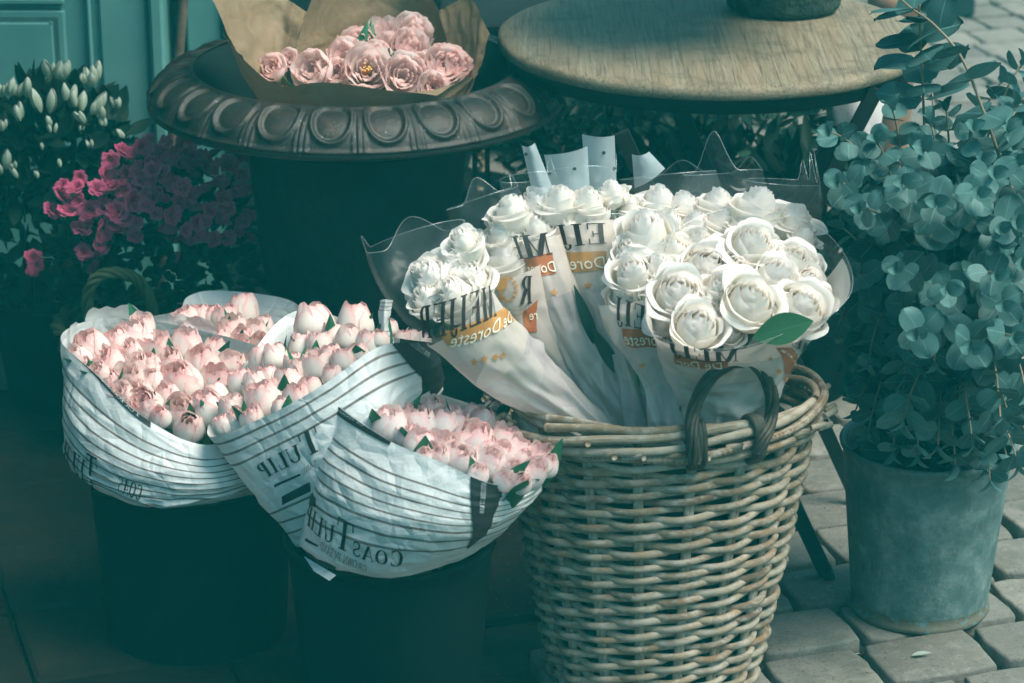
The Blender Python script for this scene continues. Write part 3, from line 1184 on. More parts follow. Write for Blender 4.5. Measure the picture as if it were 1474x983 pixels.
# ================================================================== leaf shapes
def lance(mb, base, tip, nrm, w, mat=0, tint=.5, n=7, bend=.15, cup=.25, fold=0.0, pw=.8, tip_w=0.0):
    base, tip, nrm = np.array(base, float), np.array(tip, float), np.array(nrm, float)
    T = tip - base
    Ln = np.linalg.norm(T)
    T = T / Ln
    nrm = nrm - T * (nrm @ T)
    nrm /= np.linalg.norm(nrm) + 1e-9
    S_ = np.cross(T, nrm)
    P = np.zeros((5, n, 3))
    for j, t in enumerate(np.linspace(0, 1, n)):
        ww = w * max(.03, math.sin(PI * min(1, t ** pw * .97 + .03))) ** .85
        c = base + T * Ln * t + nrm * Ln * bend * (4 * t * (1 - t) * .5 - t * t * .3)
        for i, s in enumerate((-1, -.5, 0, .5, 1)):
            P[i, j] = c + S_ * s * ww + nrm * (cup * ww * s * s)
    mb.grid(P, None, mat, tint=tint)


def disc_leaf(mb, base, d, nrm, Ln, w, mat=0, tint=.5, cup=.12, fold=.0):
    """rounded eucalyptus leaf from base along d"""
    base, d, nrm = np.array(base, float), np.array(d, float), np.array(nrm, float)
    d /= np.linalg.norm(d)
    nrm = nrm - d * (nrm @ d)
    nrm /= np.linalg.norm(nrm) + 1e-9
    S_ = np.cross(d, nrm)
    n, k = 9, 7
    P = np.zeros((k, n, 3))
    wob1, wob2 = random.uniform(-1, 1), random.uniform(0, 6)
    for j, t in enumerate(np.linspace(0, 1, n)):
        x = t * 2 - 1
        ww = w * .5 * max(0, 1 - abs(x + .12) ** 2.3 * (1.0 if x < -.12 else .78)) ** .55
        if j == 0:
            ww = w * .05
        if j == n - 1:
            ww = w * .015
        c = base + d * Ln * t + nrm * (Ln * cup * (t * (1 - t) * 1.2 - t * t * .5))
        for i, s in enumerate(np.linspace(-1, 1, k)):
            P[i, j] = c + S_ * s * ww + nrm * (abs(s) ** 1.5 * ww * (fold + .08 * wob1) + .04 * w * math.sin(s * 3 + t * 4 + wob2) * t)
    mb.grid(P, None, mat, tint=tint)


# ================================================================== flower heads
def petal(mb, prof, phi, w, tint, tip=.0, ruff=.0, edgeout=.0, nu=9, nv=9, seed=0, twist=0.0, square=.6, rnd=.72, roll=0.0):
    """prof(t) -> (r, z); w half angle of the petal; the top is rounded from t=rnd on, tip > 0 makes it pointed"""
    P = np.zeros((nu, nv, 3))
    for j in range(nv):
        t = (j / (nv - 1)) ** .85
        sh = min(1, .28 + 1.5 * t) if t < .5 else 1.0
        for i in range(nu):
            s = -1 + 2 * i / (nu - 1)
            # the petal outline is rounded by pulling its upper corners down
            tt = t * (1 - (1 - rnd) * abs(s) ** 2.4 - tip * .12 * abs(s))
            r0, z0 = prof(tt)
            a = phi + s * w * sh + twist * t
            rf = ruff * t * t * (math.sin(s * 4 + seed * 1.7) + .6 * math.sin(s * 9 + seed * 3.1 + t * 3))
            r = r0 * (1 + edgeout * s * s * t) + rf + roll * t ** 3
            z = z0 + rf * .5
            P[i, j] = (r * math.cos(a), r * math.sin(a), z)
    mb.grid(P, None, 0, tint=tint)


def tulip_bloom(seed, openn=.25, ruf=1.0):
    """double tulip about 50 mm across, 56 mm tall, z=0 at the base"""
    rd = random.Random(seed)
    mb = MB()
    for layer, (n, rr, hh, wid, tint, tp) in enumerate(((3, 1.0, .96, 1.0, .0, .5), (3, .95, 1.0, .95, .05, .4), (4, .82, 1.0, .75, .35, .2), (4, .62, .98, .8, .65, .0), (4, .40, .92, .9, .9, .0))):
        for i in range(n):
            ph = 2 * PI * (i + rd.uniform(-.14, .14)) / n + layer * .95 + seed
            H = .056 * hh * rd.uniform(.93, 1.05)
            RR = .0265 * rr * rd.uniform(.95, 1.05)
            o = openn + rd.uniform(-.12, .12)
            cl = .50 - o * .55          # how far the top closes in
            def prof(t, H=H, RR=RR, cl=cl):
                if t < .42:
                    r = RR * (.16 + .84 * math.sin(PI / 2 * (t / .42)) ** .8)
                else:
                    r = RR * (1 - cl * ((t - .42) / .58) ** 1.7)
                return max(.002, r), H * (t ** .95)
            petal(mb, prof, ph, wid, tint * rd.uniform(.7, 1.1), tp, (.0003 + .0009 * layer / 4) * ruf, .02, 11, 10, seed * 7 + i + layer * 3, 0, .6, .74)
    return mb


def rose_bloom(seed, openn=1.0):
    """rose about 76 mm across, 58 mm tall: a closed heart, then wide petals stepping down and rolling out"""
    rd = random.Random(seed)
    mb = MB()
    n = 18
    for i in range(n):
        f = i / (n - 1)
        ph = i * 2.2 + seed + rd.uniform(-.25, .25)
        RR = (.0085 + .0235 * f ** .95) * rd.uniform(.94, 1.06)
        H = (.058 - .019 * f ** 1.3) * rd.uniform(.96, 1.04)
        wid = 1.7 - .75 * f
        close = .80 if i < 3 else (.52 - .30 * f if f < .66 else .06)
        out = .012 * openn * max(0, f - .45) * rd.uniform(.5, 1.4)
        drop = .016 * openn * max(0, f - .5) * rd.uniform(.5, 1.4)
        def prof(t, RR=RR, H=H, out=out, drop=drop, close=close):
            if t < .5:
                r = RR * (.30 + .70 * math.sin(PI / 2 * t / .5) ** .8)
            else:
                r = RR * (1 - close * ((t - .5) / .5) ** 1.4)
            k = max(0, t - .72) / .28
            return r + (out + .0022) * k ** 1.5 + .25 * drop * k ** 2, H * t - (drop + .0008) * k ** 2
        petal(mb, prof, ph, wid, (1 - f) * .45, .25 * f, .0005 + .0011 * f, .0, 15, 13, seed * 3 + i, .5 * (1 - f), .42, .95 - .22 * f)
    return mb


def peony_bloom(seed, openn=.8):
    rd = random.Random(seed)
    mb = MB()
    for layer, (n, rr, hh, wid, tint) in enumerate(((5, 1.0, .9, .75, .0), (6, .86, 1.0, .66, .3), (6, .66, 1.0, .6, .6), (7, .46, .94, .6, .9), (5, .28, .85, .7, 1.0))):
        for i in range(n):
            ph = 2 * PI * (i + rd.uniform(-.2, .2)) / n + layer * .7 + seed
            H = .05 * hh * rd.uniform(.85, 1.08)
            RR = .030 * rr * rd.uniform(.9, 1.08)
            o = openn + rd.uniform(-.2, .2)
            def prof(t, H=H, RR=RR, o=o):
                r = RR * (.15 + .95 * math.sin(PI * min(.9, .06 + .56 * t)))
                r += RR * (o - .6) * max(0, t - .5) ** 1.3
                return max(.002, r), H * t
            petal(mb, prof, ph, wid, tint * rd.uniform(.6, 1.1), .15, .0014, .05, seed=seed * 5 + i * 2 + layer)
    if openn > .9:
        for k in range(18):
            a, r = rd.random() * 6.28, rd.random() * .008
            mb.tube([(r * .4 * math.cos(a), r * .4 * math.sin(a), .012), (r * math.cos(a), r * math.sin(a), .036 + rd.random() * .006)], .0016, 5, 1)
    return mb


def stem_mesh(Ln, r=.0035, name='stem', mat='stem'):
    mb = MB()
    n = 7
    mb.tube([(.004 * math.sin(i * .9), .003 * math.sin(i * .7), -Ln * (1 - i / (n - 1))) for i in range(n)], r, 7)
    return mb.mesh(name, [MT[mat]])


def tulip_leaf_mesh(seed, hi=.03, wid=.011):
    rd = random.Random(seed)
    mb = MB()
    lance(mb, (.006, 0, -.03), (.021 + rd.uniform(-.004, .004), rd.uniform(-.008, .008), hi), (1, .1, .1), wid, 0, rd.random(), 10, -.06, -.35, pw=.75)
    return mb.mesh('leaf', [MT['tleaf']])


TUL = {}
for key, seeds in (('tulA', (1, 2, 3, 4, 5, 6)), ('tulB', (11, 12, 13, 14, 15)), ('tulC', (21, 22, 23, 24, 25))):
    TUL[key] = []
    for i, s_ in enumerate(seeds):
        o_ = (.12, .3, .2, .55, .05, .75)[i]
        TUL[key].append(tulip_bloom(s_, o_, (1, 1.6, 1, 2.2, .8, 2.4)[i]).mesh('bloom', [MT[key]]))
ROSES = [rose_bloom(s_, o_).mesh('bloom', [MT['rose']]) for s_, o_ in ((1, 1.0), (2, 1.25), (3, .75), (4, 1.1), (5, 1.4), (6, .6))]
PEON = [peony_bloom(s_, o_).mesh('bloom', [MT['peony'], MT['stamen']]) for s_, o_ in ((1, .62), (2, .98), (3, .45), (4, .72))]
STEM = stem_mesh(.20)
STEMS = stem_mesh(.14)
RSTEM = stem_mesh(.20, .003)
TLEAF = [tulip_leaf_mesh(s_, h_, w_) for s_, h_, w_ in ((1, .036, .016), (2, .044, .014), (3, .030, .019), (4, .048, .013))]


def quat_to(axis, spin=0.0):
    a = Vector(axis).normalized()
    q = Vector((0, 0, 1)).rotation_difference(a)
    return q @ Vector((0, 0, 1)).rotation_difference(Vector((0, 0, 1))) if spin == 0 else q @ Matrix.Rotation(spin, 4, 'Z').to_quaternion()


def flower(kind, name, label, cat, group, pos, axis, scale, bloom, stem, leaf=None, zc=.5, hgt=.058, sdir=None):
    """root at the stem foot, stem along sdir, bloom along axis; bloom centre ends up at pos"""
    axis = np.array(axis, float)
    axis /= np.linalg.norm(axis)
    sdir = axis if sdir is None else np.array(sdir, float) / np.linalg.norm(sdir)
    sl = {'t': .20, 's': .14, 'r': .20}[stem]
    foot = np.array(pos) - axis * (hgt * zc * scale) - sdir * sl
    q = quat_to(sdir, random.uniform(0, 6.28))
    t = thing(name, label, cat, foot, group, q)
    b = inst('bloom', bloom, t, (0, 0, sl - .004))
    b.scale = (scale * random.uniform(.93, 1.07), scale * random.uniform(.93, 1.07), scale * random.uniform(.92, 1.08))
    loc = q.inverted() @ Vector(axis)
    b.rotation_mode = 'QUATERNION'
    b.rotation_quaternion = Vector((0, 0, 1)).rotation_difference(loc)
    inst('stem', {'t': STEM, 's': STEMS, 'r': RSTEM}[stem], t, (0, 0, sl))
    if leaf is not None:
        l = inst('leaf', leaf, t, (0, 0, sl))
        l.rotation_mode = 'QUATERNION'
        l.rotation_quaternion = b.rotation_quaternion @ Matrix.Rotation(random.uniform(0, 6.28), 4, 'Z').to_quaternion()
    return t


def planefit(pts):
    """depth Y as a linear function of the pixel, from (px, py, Y) points"""
    p = np.array(pts, float)
    A = np.stack([p[:, 0], p[:, 1], np.ones(len(p))], -1)
    return np.linalg.lstsq(A, p[:, 2], rcond=None)[0]


def bunch(key, heads, topring, Pc, label, group, leafp=.45, special=(), fwd=.0, bias=(0, -.25, .25), hs=1.0):
    k = planefit(topring)
    cx = np.mean([h[0] for h in heads])
    cy = np.mean([h[1] for h in heads])
    for i, (px, py, s) in enumerate(heads):
        Y = k[0] * px + k[1] * py + k[2] - fwd + random.uniform(-.006, .006)
        p = W(px, py, Y)
        d = p - np.array(Pc)
        d /= np.linalg.norm(d)
        ax = d + np.array(bias) + rng.normal(0, .10, 3)
        dep = proj(p)[2]
        dia = s / FPX * dep
        sc_ = dia / .050 * hs * 1.10
        lab = label
        for (sx, sy, sl) in special:
            if abs(sx - px) < 3 and abs(sy - py) < 3:
                lab = sl
        bl = random.choice(TUL[key])
        flower('t', 'tulip', lab, 'tulip', group, p, ax, sc_, bl, 't', random.choice(TLEAF) if random.random() < leafp else None, .52, sdir=d)

# ================================================================== buckets
def flower_bucket(name, label, c, r_top, r_bot, h):
    t = thing(name, label, 'bucket', (c[0], c[1], 0))
    mb = MB()
    mb.lathe([(0, .002), (r_bot - .006, .002), (r_bot, .006), (r_bot + (r_top - r_bot) * .9, h * .9), (r_top, h - .012), (r_top + .004, h - .012), (r_top + .005, h - .002), (r_top + .002, h), (r_top - .004, h - .002), (r_top - .006, h - .03), (r_bot - .004, .01), (0, .01)], 72)
    mb.build('body', MT['bucket'], t)
    return t


BA = G(285, 905)
flower_bucket('flower_bucket', 'dark plastic bucket under the leftmost striped tulip wrap', BA, .142, .128, .262)
BC = W(565, 1010, 3.28)
BC[2] = 0
flower_bucket('flower_bucket', 'dark plastic bucket at the bottom edge under the front tulip wrap', BC, .138, .118, .253)


def pxring(pts):
    return [W(*p) for p in pts]


def wrap_obj(S, name, label, cat, mats, deco=None, vmax=1.0, nu=180, nv=110, vmin=0.0, group=None, parent=None, topnoise=0.0, seed=0, matfn=0):
    mb = MB()
    U, V = np.meshgrid(np.linspace(0, 1, nu + 1)[:-1], np.linspace(vmin, 1, nv), indexing='ij')
    tv = 1.0
    if topnoise:
        tv = 1 + topnoise * (vn(U * 10, U * 0 + seed, 10) + .6 * vn(U * 26, U * 0 + seed + 3, 26))
    Vc = vmin + (V - vmin) * np.where(np.isscalar(tv), 1, tv) if topnoise == 0 else np.clip(vmin + (V - vmin) * tv, 0, 1)
    P = S.at(U, Vc)
    mb.grid(P, np.stack([U, Vc], -1), matfn, wu=True)
    if deco:
        deco(mb, S)
    o = mb.build(name, mats, parent)
    if label:
        tag(o, label, cat, group)
    return o


INKS = [None, MT['ink'], MT['inkw']]
small = (.11, .07)

# ---- left wrap -------------------------------------------------------------
A_top = [(88, 484, 3.47), (140, 540, 3.385), (217, 607, 3.33), (305, 640, 3.33), (398, 590, 3.43), (398, 515, 3.55), (300, 478, 3.62), (160, 458, 3.59)]
A_mid = [(91, 585, 3.44), (130, 650, 3.345), (222, 690, 3.295), (325, 693, 3.30), (410, 650, 3.43), (405, 575, 3.57), (290, 550, 3.65), (150, 540, 3.60)]
A_low = [(100, 665, 3.45), (147, 706, 3.355), (228, 727, 3.312), (325, 716, 3.325), (408, 690, 3.45), (390, 635, 3.58), (280, 610, 3.64), (150, 620, 3.58)]
A_bot = [(150, 690, 3.47), (180, 716, 3.41), (240, 722, 3.375), (310, 712, 3.39), (370, 690, 3.47), (360, 650, 3.56), (280, 630, 3.60), (190, 640, 3.56)]
SA = Loft([pxring(A_bot), pxring(A_low), pxring(A_mid), pxring(A_top)], (0, .14, .52, 1), .0055, 3, (10, 6), crease=26)


def decoA(mb, S):
    band(mb, S, [(107, 513), (218, 616), (217, 606), (108, 503)], 1, (40, 4))
    letters(mb, S, word('2 CA ZOONIES', *small), (200, 600), (148, 545), (203, 596), 2)
    letters(mb, S, word('TULIP', .2, .07, (1.3, 1, 1, 1, 1)), (142, 700), (96, 672), (140, 672), 1)
    letters(mb, S, word('COAS', .2, .07), (205, 716), (172, 704), (205, 700), 1)


WA = wrap_obj(SA, 'paper_wrap', 'crumpled white paper wrap with many thin dark stripes, leftmost of the tulip wraps', 'flower wrap', [MT['paperA'], MT['ink'], MT['inkw']], decoA)
# ruffled translucent liner along its back edge
L_top = [(100, 470, 3.49), (130, 520, 3.42), (200, 580, 3.36), (300, 620, 3.36), (385, 580, 3.44), (385, 500, 3.56), (268, 446, 3.63), (150, 438, 3.60)]
L_low = [(110, 540, 3.47), (150, 590, 3.40), (220, 630, 3.36), (300, 650, 3.36), (385, 620, 3.45), (385, 550, 3.57), (280, 510, 3.63), (165, 510, 3.6)]
SL = Loft([pxring(L_low), pxring(L_top)], None, .009, 8, (14, 3))
mb = MB()
U, V = np.meshgrid(np.linspace(.71, .99, 70), np.linspace(0, 1, 16), indexing='ij')
Vv = V * (.86 + .22 * vn(U * 30, U * 0 + 2) + .16 * vn(U * 70, U * 0 + 5))
mb.grid(SL.at(U, np.clip(Vv, 0, 1)), np.stack([U, V], -1), 0)
mb.build('tissue_liner', MT['tissue'], WA)

# ---- wrap behind it --------------------------------------------------------
A2_top = [(262, 452, 3.78), (268, 486, 3.69), (335, 508, 3.64), (395, 492, 3.68), (432, 452, 3.80), (410, 430, 3.89), (318, 418, 3.93), (272, 426, 3.88)]
A2_low = [(280, 560, 3.70), (295, 590, 3.66), (335, 605, 3.62), (385, 590, 3.65), (410, 560, 3.72), (395, 540, 3.78), (335, 535, 3.82), (290, 540, 3.78)]
SA2 = Loft([pxring(A2_low), pxring(A2_top)], None, .004, 13, (8, 5), crease=8)
wrap_obj(SA2, 'paper_wrap', 'pale striped paper wrap standing highest behind the leftmost tulips', 'flower wrap', [MT['paperA2']])

# ---- middle wrap -----------------------------------------------------------
B_top = [(299, 626, 3.30), (385, 598, 3.235), (468, 552, 3.21), (548, 498, 3.245), (622, 494, 3.35), (560, 484, 3.46), (428, 447, 3.60), (345, 535, 3.48)]
B_mid = [(362, 706, 3.28), (405, 688, 3.215), (475, 655, 3.18), (555, 612, 3.205), (634, 562, 3.34), (570, 575, 3.45), (470, 580, 3.52), (395, 640, 3.42)]
B_bot = [(428, 784, 3.26), (448, 786, 3.225), (480, 780, 3.205), (525, 765, 3.225), (570, 735, 3.31), (550, 715, 3.39), (500, 715, 3.42), (445, 750, 3.35)]
SB = Loft([pxring(B_bot), pxring(B_mid), pxring(B_top)], (0, .5, 1), .005, 5, (8, 6), crease=16)


UB0 = SB.finduv(596, 500)[0]


def decoB(mb, S):
    letters(mb, S, word('TULIP', .2, .06, (1.45, 1, 1, 1, 1)), (466, 645), (384, 688), (459, 622), 1)
    letters(mb, S, word('SAND', *small), (457, 669), (437, 683), (455, 661), 1)
    band(mb, S, [(397, 700), (434, 684), (433, 681), (396, 697)], 1, (14, 3))
    band(mb, S, [(409, 725), (449, 705), (446, 693), (406, 715)], 1, (20, 6))
    band(mb, S, [(622, 573), (639, 556), (624, 490), (564, 491)], 1, (26, 26), .0016)
    letters(mb, S, word('WWW.COASTULIP', *small), (613, 516), (584, 492), (616, 510), 2, .003)


wrap_obj(SB, 'paper_wrap', 'middle white paper wrap with three stripes under its slanting edge', 'flower wrap', [MT['paperB'], MT['ink'], MT['inkw']], decoB, matfn=lambda u, v: 1 if (UB0 < u < UB0 + .17 and v > .55) else 0)

# ---- front wrap ------------------------------------------------------------
C_top = [(477, 566, 3.23), (550, 628, 3.13), (632, 664, 3.085), (722, 698, 3.08), (799, 668, 3.17), (768, 612, 3.28), (664, 577, 3.345), (565, 550, 3.33)]
C_mid = [(453, 690, 3.20), (500, 728, 3.11), (585, 755, 3.065), (685, 762, 3.075), (756, 730, 3.16), (728, 680, 3.29), (620, 650, 3.37), (510, 640, 3.32)]
C_low = [(437, 782, 3.21), (478, 812, 3.135), (560, 828, 3.108), (640, 812, 3.12), (694, 785, 3.21), (670, 750, 3.32), (580, 730, 3.37), (485, 745, 3.32)]
C_bot = [(465, 800, 3.23), (500, 815, 3.18), (565, 822, 3.16), (630, 808, 3.17), (665, 785, 3.23), (650, 760, 3.30), (580, 745, 3.34), (500, 755, 3.30)]
SC = Loft([pxring(C_bot), pxring(C_low), pxring(C_mid), pxring(C_top)], (0, .14, .5, 1), .0045, 6, (9, 6), crease=18)


def decoC(mb, S):
    letters(mb, S, word('COASTULIP', .2, .06, (1.05, .85, .85, .85, 1.6, 1, 1, 1, 1)), (580, 812), (443, 752), (583, 793), 1)
    letters(mb, S, word('GROWN IN SAND', *small), (529, 820), (462, 790), (531, 811), 1)
    band(mb, S, [(441, 777), (458, 787), (459, 784), (442, 774)], 1, (10, 3))
    band(mb, S, [(478, 590), (561, 641), (566, 631), (480, 577)], 1, (36, 5))
    letters(mb, S, word('CA ZOONIES', *small), (524, 614), (485, 589), (526, 607), 2)
    band(mb, S, [(669, 788), (697, 768), (726, 697), (678, 682)], 1, (20, 40), .0016)
    letters(mb, S, word('WWW.COASTULIP', *small), (690, 738), (697, 684), (696, 739), 2, .003)
    band(mb, S, [(437, 798), (482, 826), (484, 815), (438, 787)], 1, (20, 5))
    letters(mb, S, word('ZOONIES', *small), (480, 822), (466, 814), (481, 817), 2)
    band(mb, S, [(446, 726), (454, 731), (456, 716), (450, 705)], 1, (8, 6))


wrap_obj(SC, 'paper_wrap', 'front white paper wrap with slanting brown stripes and a broad black band', 'flower wrap', [MT['paperC'], MT['ink'], MT['inkw']], decoC)
# torn lining hanging off the lower corner, part of the front wrap's paper
mb = MB()
q = [W(437, 800, 3.19), W(484, 828, 3.12), W(474, 836, 3.12), W(452, 822, 3.15)]
mb.grid([[q[0], q[3]], [q[1], q[2]]], None, 0)
tag(mb.build('paper_scrap', MT['paperA2']), 'small torn white paper corner hanging below the front tulip wrap', 'paper scrap')
# rolled paper tip
S_ = Loft([pxring([(548, 500, 3.40), (556, 503, 3.385), (566, 500, 3.40), (557, 497, 3.42)]), pxring([(545, 460, 3.41), (553, 463, 3.39), (561, 460, 3.41), (553, 456, 3.425)]), pxring([(548, 432, 3.42), (556, 432, 3.40), (566, 432, 3.42), (556, 431, 3.43)])], None, .003, 4, (6, 4))
wrap_obj(S_, 'paper_tip', 'narrow rolled tip of striped paper sticking up beside the middle tulips', 'paper tip', [MT['paperB']], nu=24, nv=24)

HA = [(129, 499, 46), (112, 513, 32), (168, 489, 38), (192, 486, 54), (153, 520, 44), (192, 522, 36), (223, 503, 42), (241, 518, 40), (268, 497, 48), (291, 520, 50), (333, 522, 40), (184, 545, 40), (218, 546, 34), (259, 547, 56), (311, 548, 46), (194, 566, 46), (158, 548, 32), (140, 536, 34), (208, 582, 46), (230, 598, 30), (259, 588, 48), (272, 612, 40), (240, 568, 36), (174, 566, 34), (288, 575, 34), (330, 548, 36), (352, 528, 34), (340, 570, 34), (205, 465, 30), (297, 600, 30), (120, 528, 30), (185, 505, 34), (246, 545, 34), (214, 524, 34), (310, 500, 34)]
PA = (BA[0], BA[1], .12)
bunch('tulA', HA, A_top, PA, 'blush pink double tulip packed among others in the leftmost striped wrap', 'tulips in the leftmost wrap', .6,
      [(192, 486, 'tallest blush tulip with a wide cream outer petal at the back of the leftmost wrap'), (259, 547, 'largest peach-pink tulip in the middle of the leftmost wrap'), (272, 612, 'open frilled pink tulip lowest at the front lip of the leftmost wrap'), (129, 499, 'half open pink tulip in the far left corner of the leftmost wrap')])
HA2 = [(350, 447, 44), (258, 458, 28), (272, 456, 30), (288, 453, 30), (305, 452, 32), (322, 455, 34), (297, 478, 36), (262, 474, 28), (312, 488, 40), (335, 470, 38), (350, 486, 38), (368, 474, 32), (345, 500, 30), (325, 500, 32), (380, 463, 26), (374, 492, 28), (280, 472, 30), (322, 478, 28)]
bunch('tulA', HA2, A2_top, W(340, 660, 3.72), 'small dusky pink tulip in the half-hidden wrap at the back left', 'tulips in the half-hidden back wrap', .3,
      [(350, 447, 'tall cream and pink tulip standing above the others in the half-hidden back wrap')])
HB = [(300, 588, 44), (309, 566, 36), (334, 586, 40), (378, 574, 54), (368, 549, 40), (386, 538, 32), (345, 546, 36), (415, 547, 44), (426, 573, 40), (340, 602, 34), (431, 532, 34), (459, 522, 44), (397, 511, 38), (376, 514, 34), (476, 511, 32), (496, 516, 34), (478, 537, 30), (451, 461, 52), (512, 462, 48), (435, 494, 38), (502, 482, 38), (480, 479, 34), (532, 494, 38), (424, 521, 32), (517, 502, 30), (462, 492, 36), (400, 560, 32), (360, 600, 32), (445, 556, 32), (404, 586, 28), (318, 608, 30), (450, 512, 30), (548, 484, 26)]
PB_ = W(490, 800, 3.32)
bunch('tulB', HB, B_top, PB_, 'whitish pink tulip packed in the middle wrap under the slanting striped edge', 'tulips in the middle wrap', .7,
      [(451, 461, 'tall closed cream tulip at the back left corner of the middle wrap'), (512, 462, 'ruffled pink tulip standing tall at the back of the middle wrap'), (378, 574, 'largest whitish pink tulip near the front lip of the middle wrap'), (426, 573, 'rosy open tulip lying against the striped edge of the middle wrap')], bias=(-.05, .05, 1.0))
bunch('tulB', [(561, 467, 24), (593, 484, 26), (609, 488, 26), (580, 486, 24)], [(561, 467, 3.50), (593, 484, 3.50), (610, 488, 3.50), (580, 470, 3.51)], W(560, 660, 3.4), 'slim faded pink tulip poking out behind the black corner of the middle wrap', 'tulips behind the black paper corner', 0, bias=(.3, 0, 1))
HC = [(561, 607, 46), (602, 603, 46), (640, 607, 44), (683, 593, 30), (695, 607, 38), (604, 633, 42), (636, 637, 40), (683, 633, 58), (726, 629, 38), (742, 648, 44), (628, 654, 34), (669, 662, 40), (707, 666, 44), (740, 680, 38), (768, 679, 40), (777, 656, 42), (585, 620, 32), (622, 590, 36), (650, 600, 34), (545, 597, 30), (660, 607, 34), (702, 642, 36), (752, 694, 28), (655, 652, 36), (722, 652, 34), (791, 668, 30), (712, 590, 28), (580, 595, 30), (728, 690, 28), (665, 628, 28), (690, 680, 30), (610, 655, 26), (756, 660, 32)]
PC_ = W(600, 840, 3.24)
bunch('tulC', HC, C_top, PC_, 'soft pink frilled tulip packed in the front wrap beside the wicker basket', 'tulips in the front wrap', .6,
      [(683, 633, 'largest round pale pink tulip in the middle of the front wrap'), (777, 656, 'ruffled pink tulip at the right tip of the front wrap, touching the basket'), (695, 607, 'tulip with small green tips highest at the back of the front wrap')], bias=(.12, -.05, .7))


# ================================================================== kraft bouquet
def sheet(mb, rows, n=28, mat=0, wr=.004, seed=0):
    K = np.array([[W(*p) for p in r] for r in rows])
    a, b = K.shape[:2]
    def ev(arr, t):
        m = arr.shape[0]
        i = np.clip(np.floor(t).astype(int), 0, m - 2)
        w = (t - i)[(...,) + (None,) * (arr.ndim - 1)]
        g = lambda k: arr[np.clip(k, 0, m - 1)]
        p0 = np.where((i == 0)[(...,) + (None,) * (arr.ndim - 1)], 2 * g(i) - g(i + 1), g(i - 1))
        p3 = np.where((i == m - 2)[(...,) + (None,) * (arr.ndim - 1)], 2 * g(i + 1) - g(i), g(i + 2))
        return cr(p0, g(i), g(i + 1), p3, w)
    A = ev(K, np.linspace(0, a - 1, n))
    B = ev(np.swapaxes(A, 0, 1), np.linspace(0, b - 1, n))
    P = np.swapaxes(B, 0, 1)
    du = np.gradient(P, axis=0)
    dv = np.gradient(P, axis=1)
    nn = np.cross(du, dv)
    nn /= np.linalg.norm(nn, axis=-1)[..., None] + 1e-9
    x, y = np.meshgrid(np.linspace(0, 5, n), np.linspace(0, 5, n), indexing='ij')
    d = vn(x + seed * 5, y) + .5 * (1 - 4 * np.abs(vn(x * 1.7 + seed, y * 1.7 + 9)))
    P = P + nn * (wr * d)[..., None]
    mb.grid(P, None, mat)


mb = MB()
sheet(mb, [[(425, 160, 4.02), (490, 160, 4.12), (570, 160, 4.14), (655, 150, 4.05)],
           [(422, 104, 4.035), (490, 92, 4.16), (575, 92, 4.20), (664, 92, 4.09)],
           [(428, 55, 4.07), (500, 40, 4.20), (580, 40, 4.23), (648, 42, 4.15)],
           [(462, -40, 4.13), (520, -70, 4.22), (575, -72, 4.24), (606, -22, 4.2)]], seed=1, wr=.006)
sheet(mb, [[(368, 152, 3.97), (390, 155, 3.98), (405, 155, 3.99), (428, 152, 4.0)],
           [(350, 86, 3.955), (372, 98, 4.0), (398, 108, 4.03), (413, 108, 4.035)],
           [(322, 45, 3.955), (360, 38, 4.05), (398, 45, 4.09), (428, 56, 4.06)],
           [(296, -30, 3.98), (340, -42, 4.08), (398, -10, 4.12), (443, 16, 4.1)]], seed=2, wr=.006)
sheet(mb, [[(378, 158, 4.0), (405, 172, 3.99), (450, 182, 3.98), (540, 188, 3.97), (620, 180, 3.98), (662, 158, 4.01)],
           [(352, 112, 3.955), (385, 138, 3.93), (440, 155, 3.915), (540, 158, 3.905), (625, 152, 3.915), (680, 112, 3.985)],
           [(322, 46, 3.95), (355, 93, 3.905), (405, 125, 3.88), (462, 118, 3.872), (545, 130, 3.865), (628, 137, 3.88), (662, 112, 3.95)][:6],
           ][0:3], seed=3, wr=.003)
sheet(mb, [[(640, 155, 4.0), (655, 152, 3.99), (668, 150, 3.97)],
           [(648, 90, 4.10), (672, 88, 4.06), (690, 96, 3.99)],
           [(634, 16, 4.18), (674, -4, 4.14), (705, 48, 4.04)]], seed=4, wr=.004)
tag(mb.build('kraft_wrap', MT['kraft']), 'brown kraft paper cone with pointed flaps lying in the iron urn', 'flower wrap')
KP = W(530, 200, 4.12)
KP[2] = .52
kf = planefit([(430, 130, 3.93), (560, 130, 3.91), (640, 120, 3.95), (560, 40, 4.1), (500, 60, 4.08), (600, 40, 4.12)])
HP = [(392, 97, 36), (449, 99, 54), (496, 84, 50), (513, 60, 46), (528, 101, 60), (553, 45, 42), (594, 47, 52), (592, 68, 52), (580, 108, 56), (640, 96, 56), (624, 123, 42), (608, 96, 42), (543, 83, 42), (484, 102, 38), (416, 82, 24), (560, 66, 40), (660, 92, 36)]
for i, (px, py, s) in enumerate(HP):
    p = W(px, py, kf[0] * px + kf[1] * py + kf[2] + .012)
    d = p - KP
    d /= np.linalg.norm(d)
    lab = {0: 'small pink peony tulip tucked in the left kraft paper fold', 1: 'round pink peony tulip at the left front corner of the kraft paper', 4: 'wide open peony tulip with orange centre at the front of the kraft paper', 6: 'pale peony tulip highest in the kraft paper', 9: 'pink peony tulip at the right side of the kraft paper'}.get(i, 'pink peony tulip bunched in the kraft paper')
    bl = PEON[1] if i == 4 else PEON[(0, 2, 3)[i % 3]]
    flower('s', 'peony_tulip', lab, 'tulip', 'peony tulips in the kraft paper', p, d + np.array((0, -.75, .1)) + rng.normal(0, .12, 3), s / FPX * proj(p)[2] / .060 * 1.02, bl, 's', None, .5, .05, sdir=d)
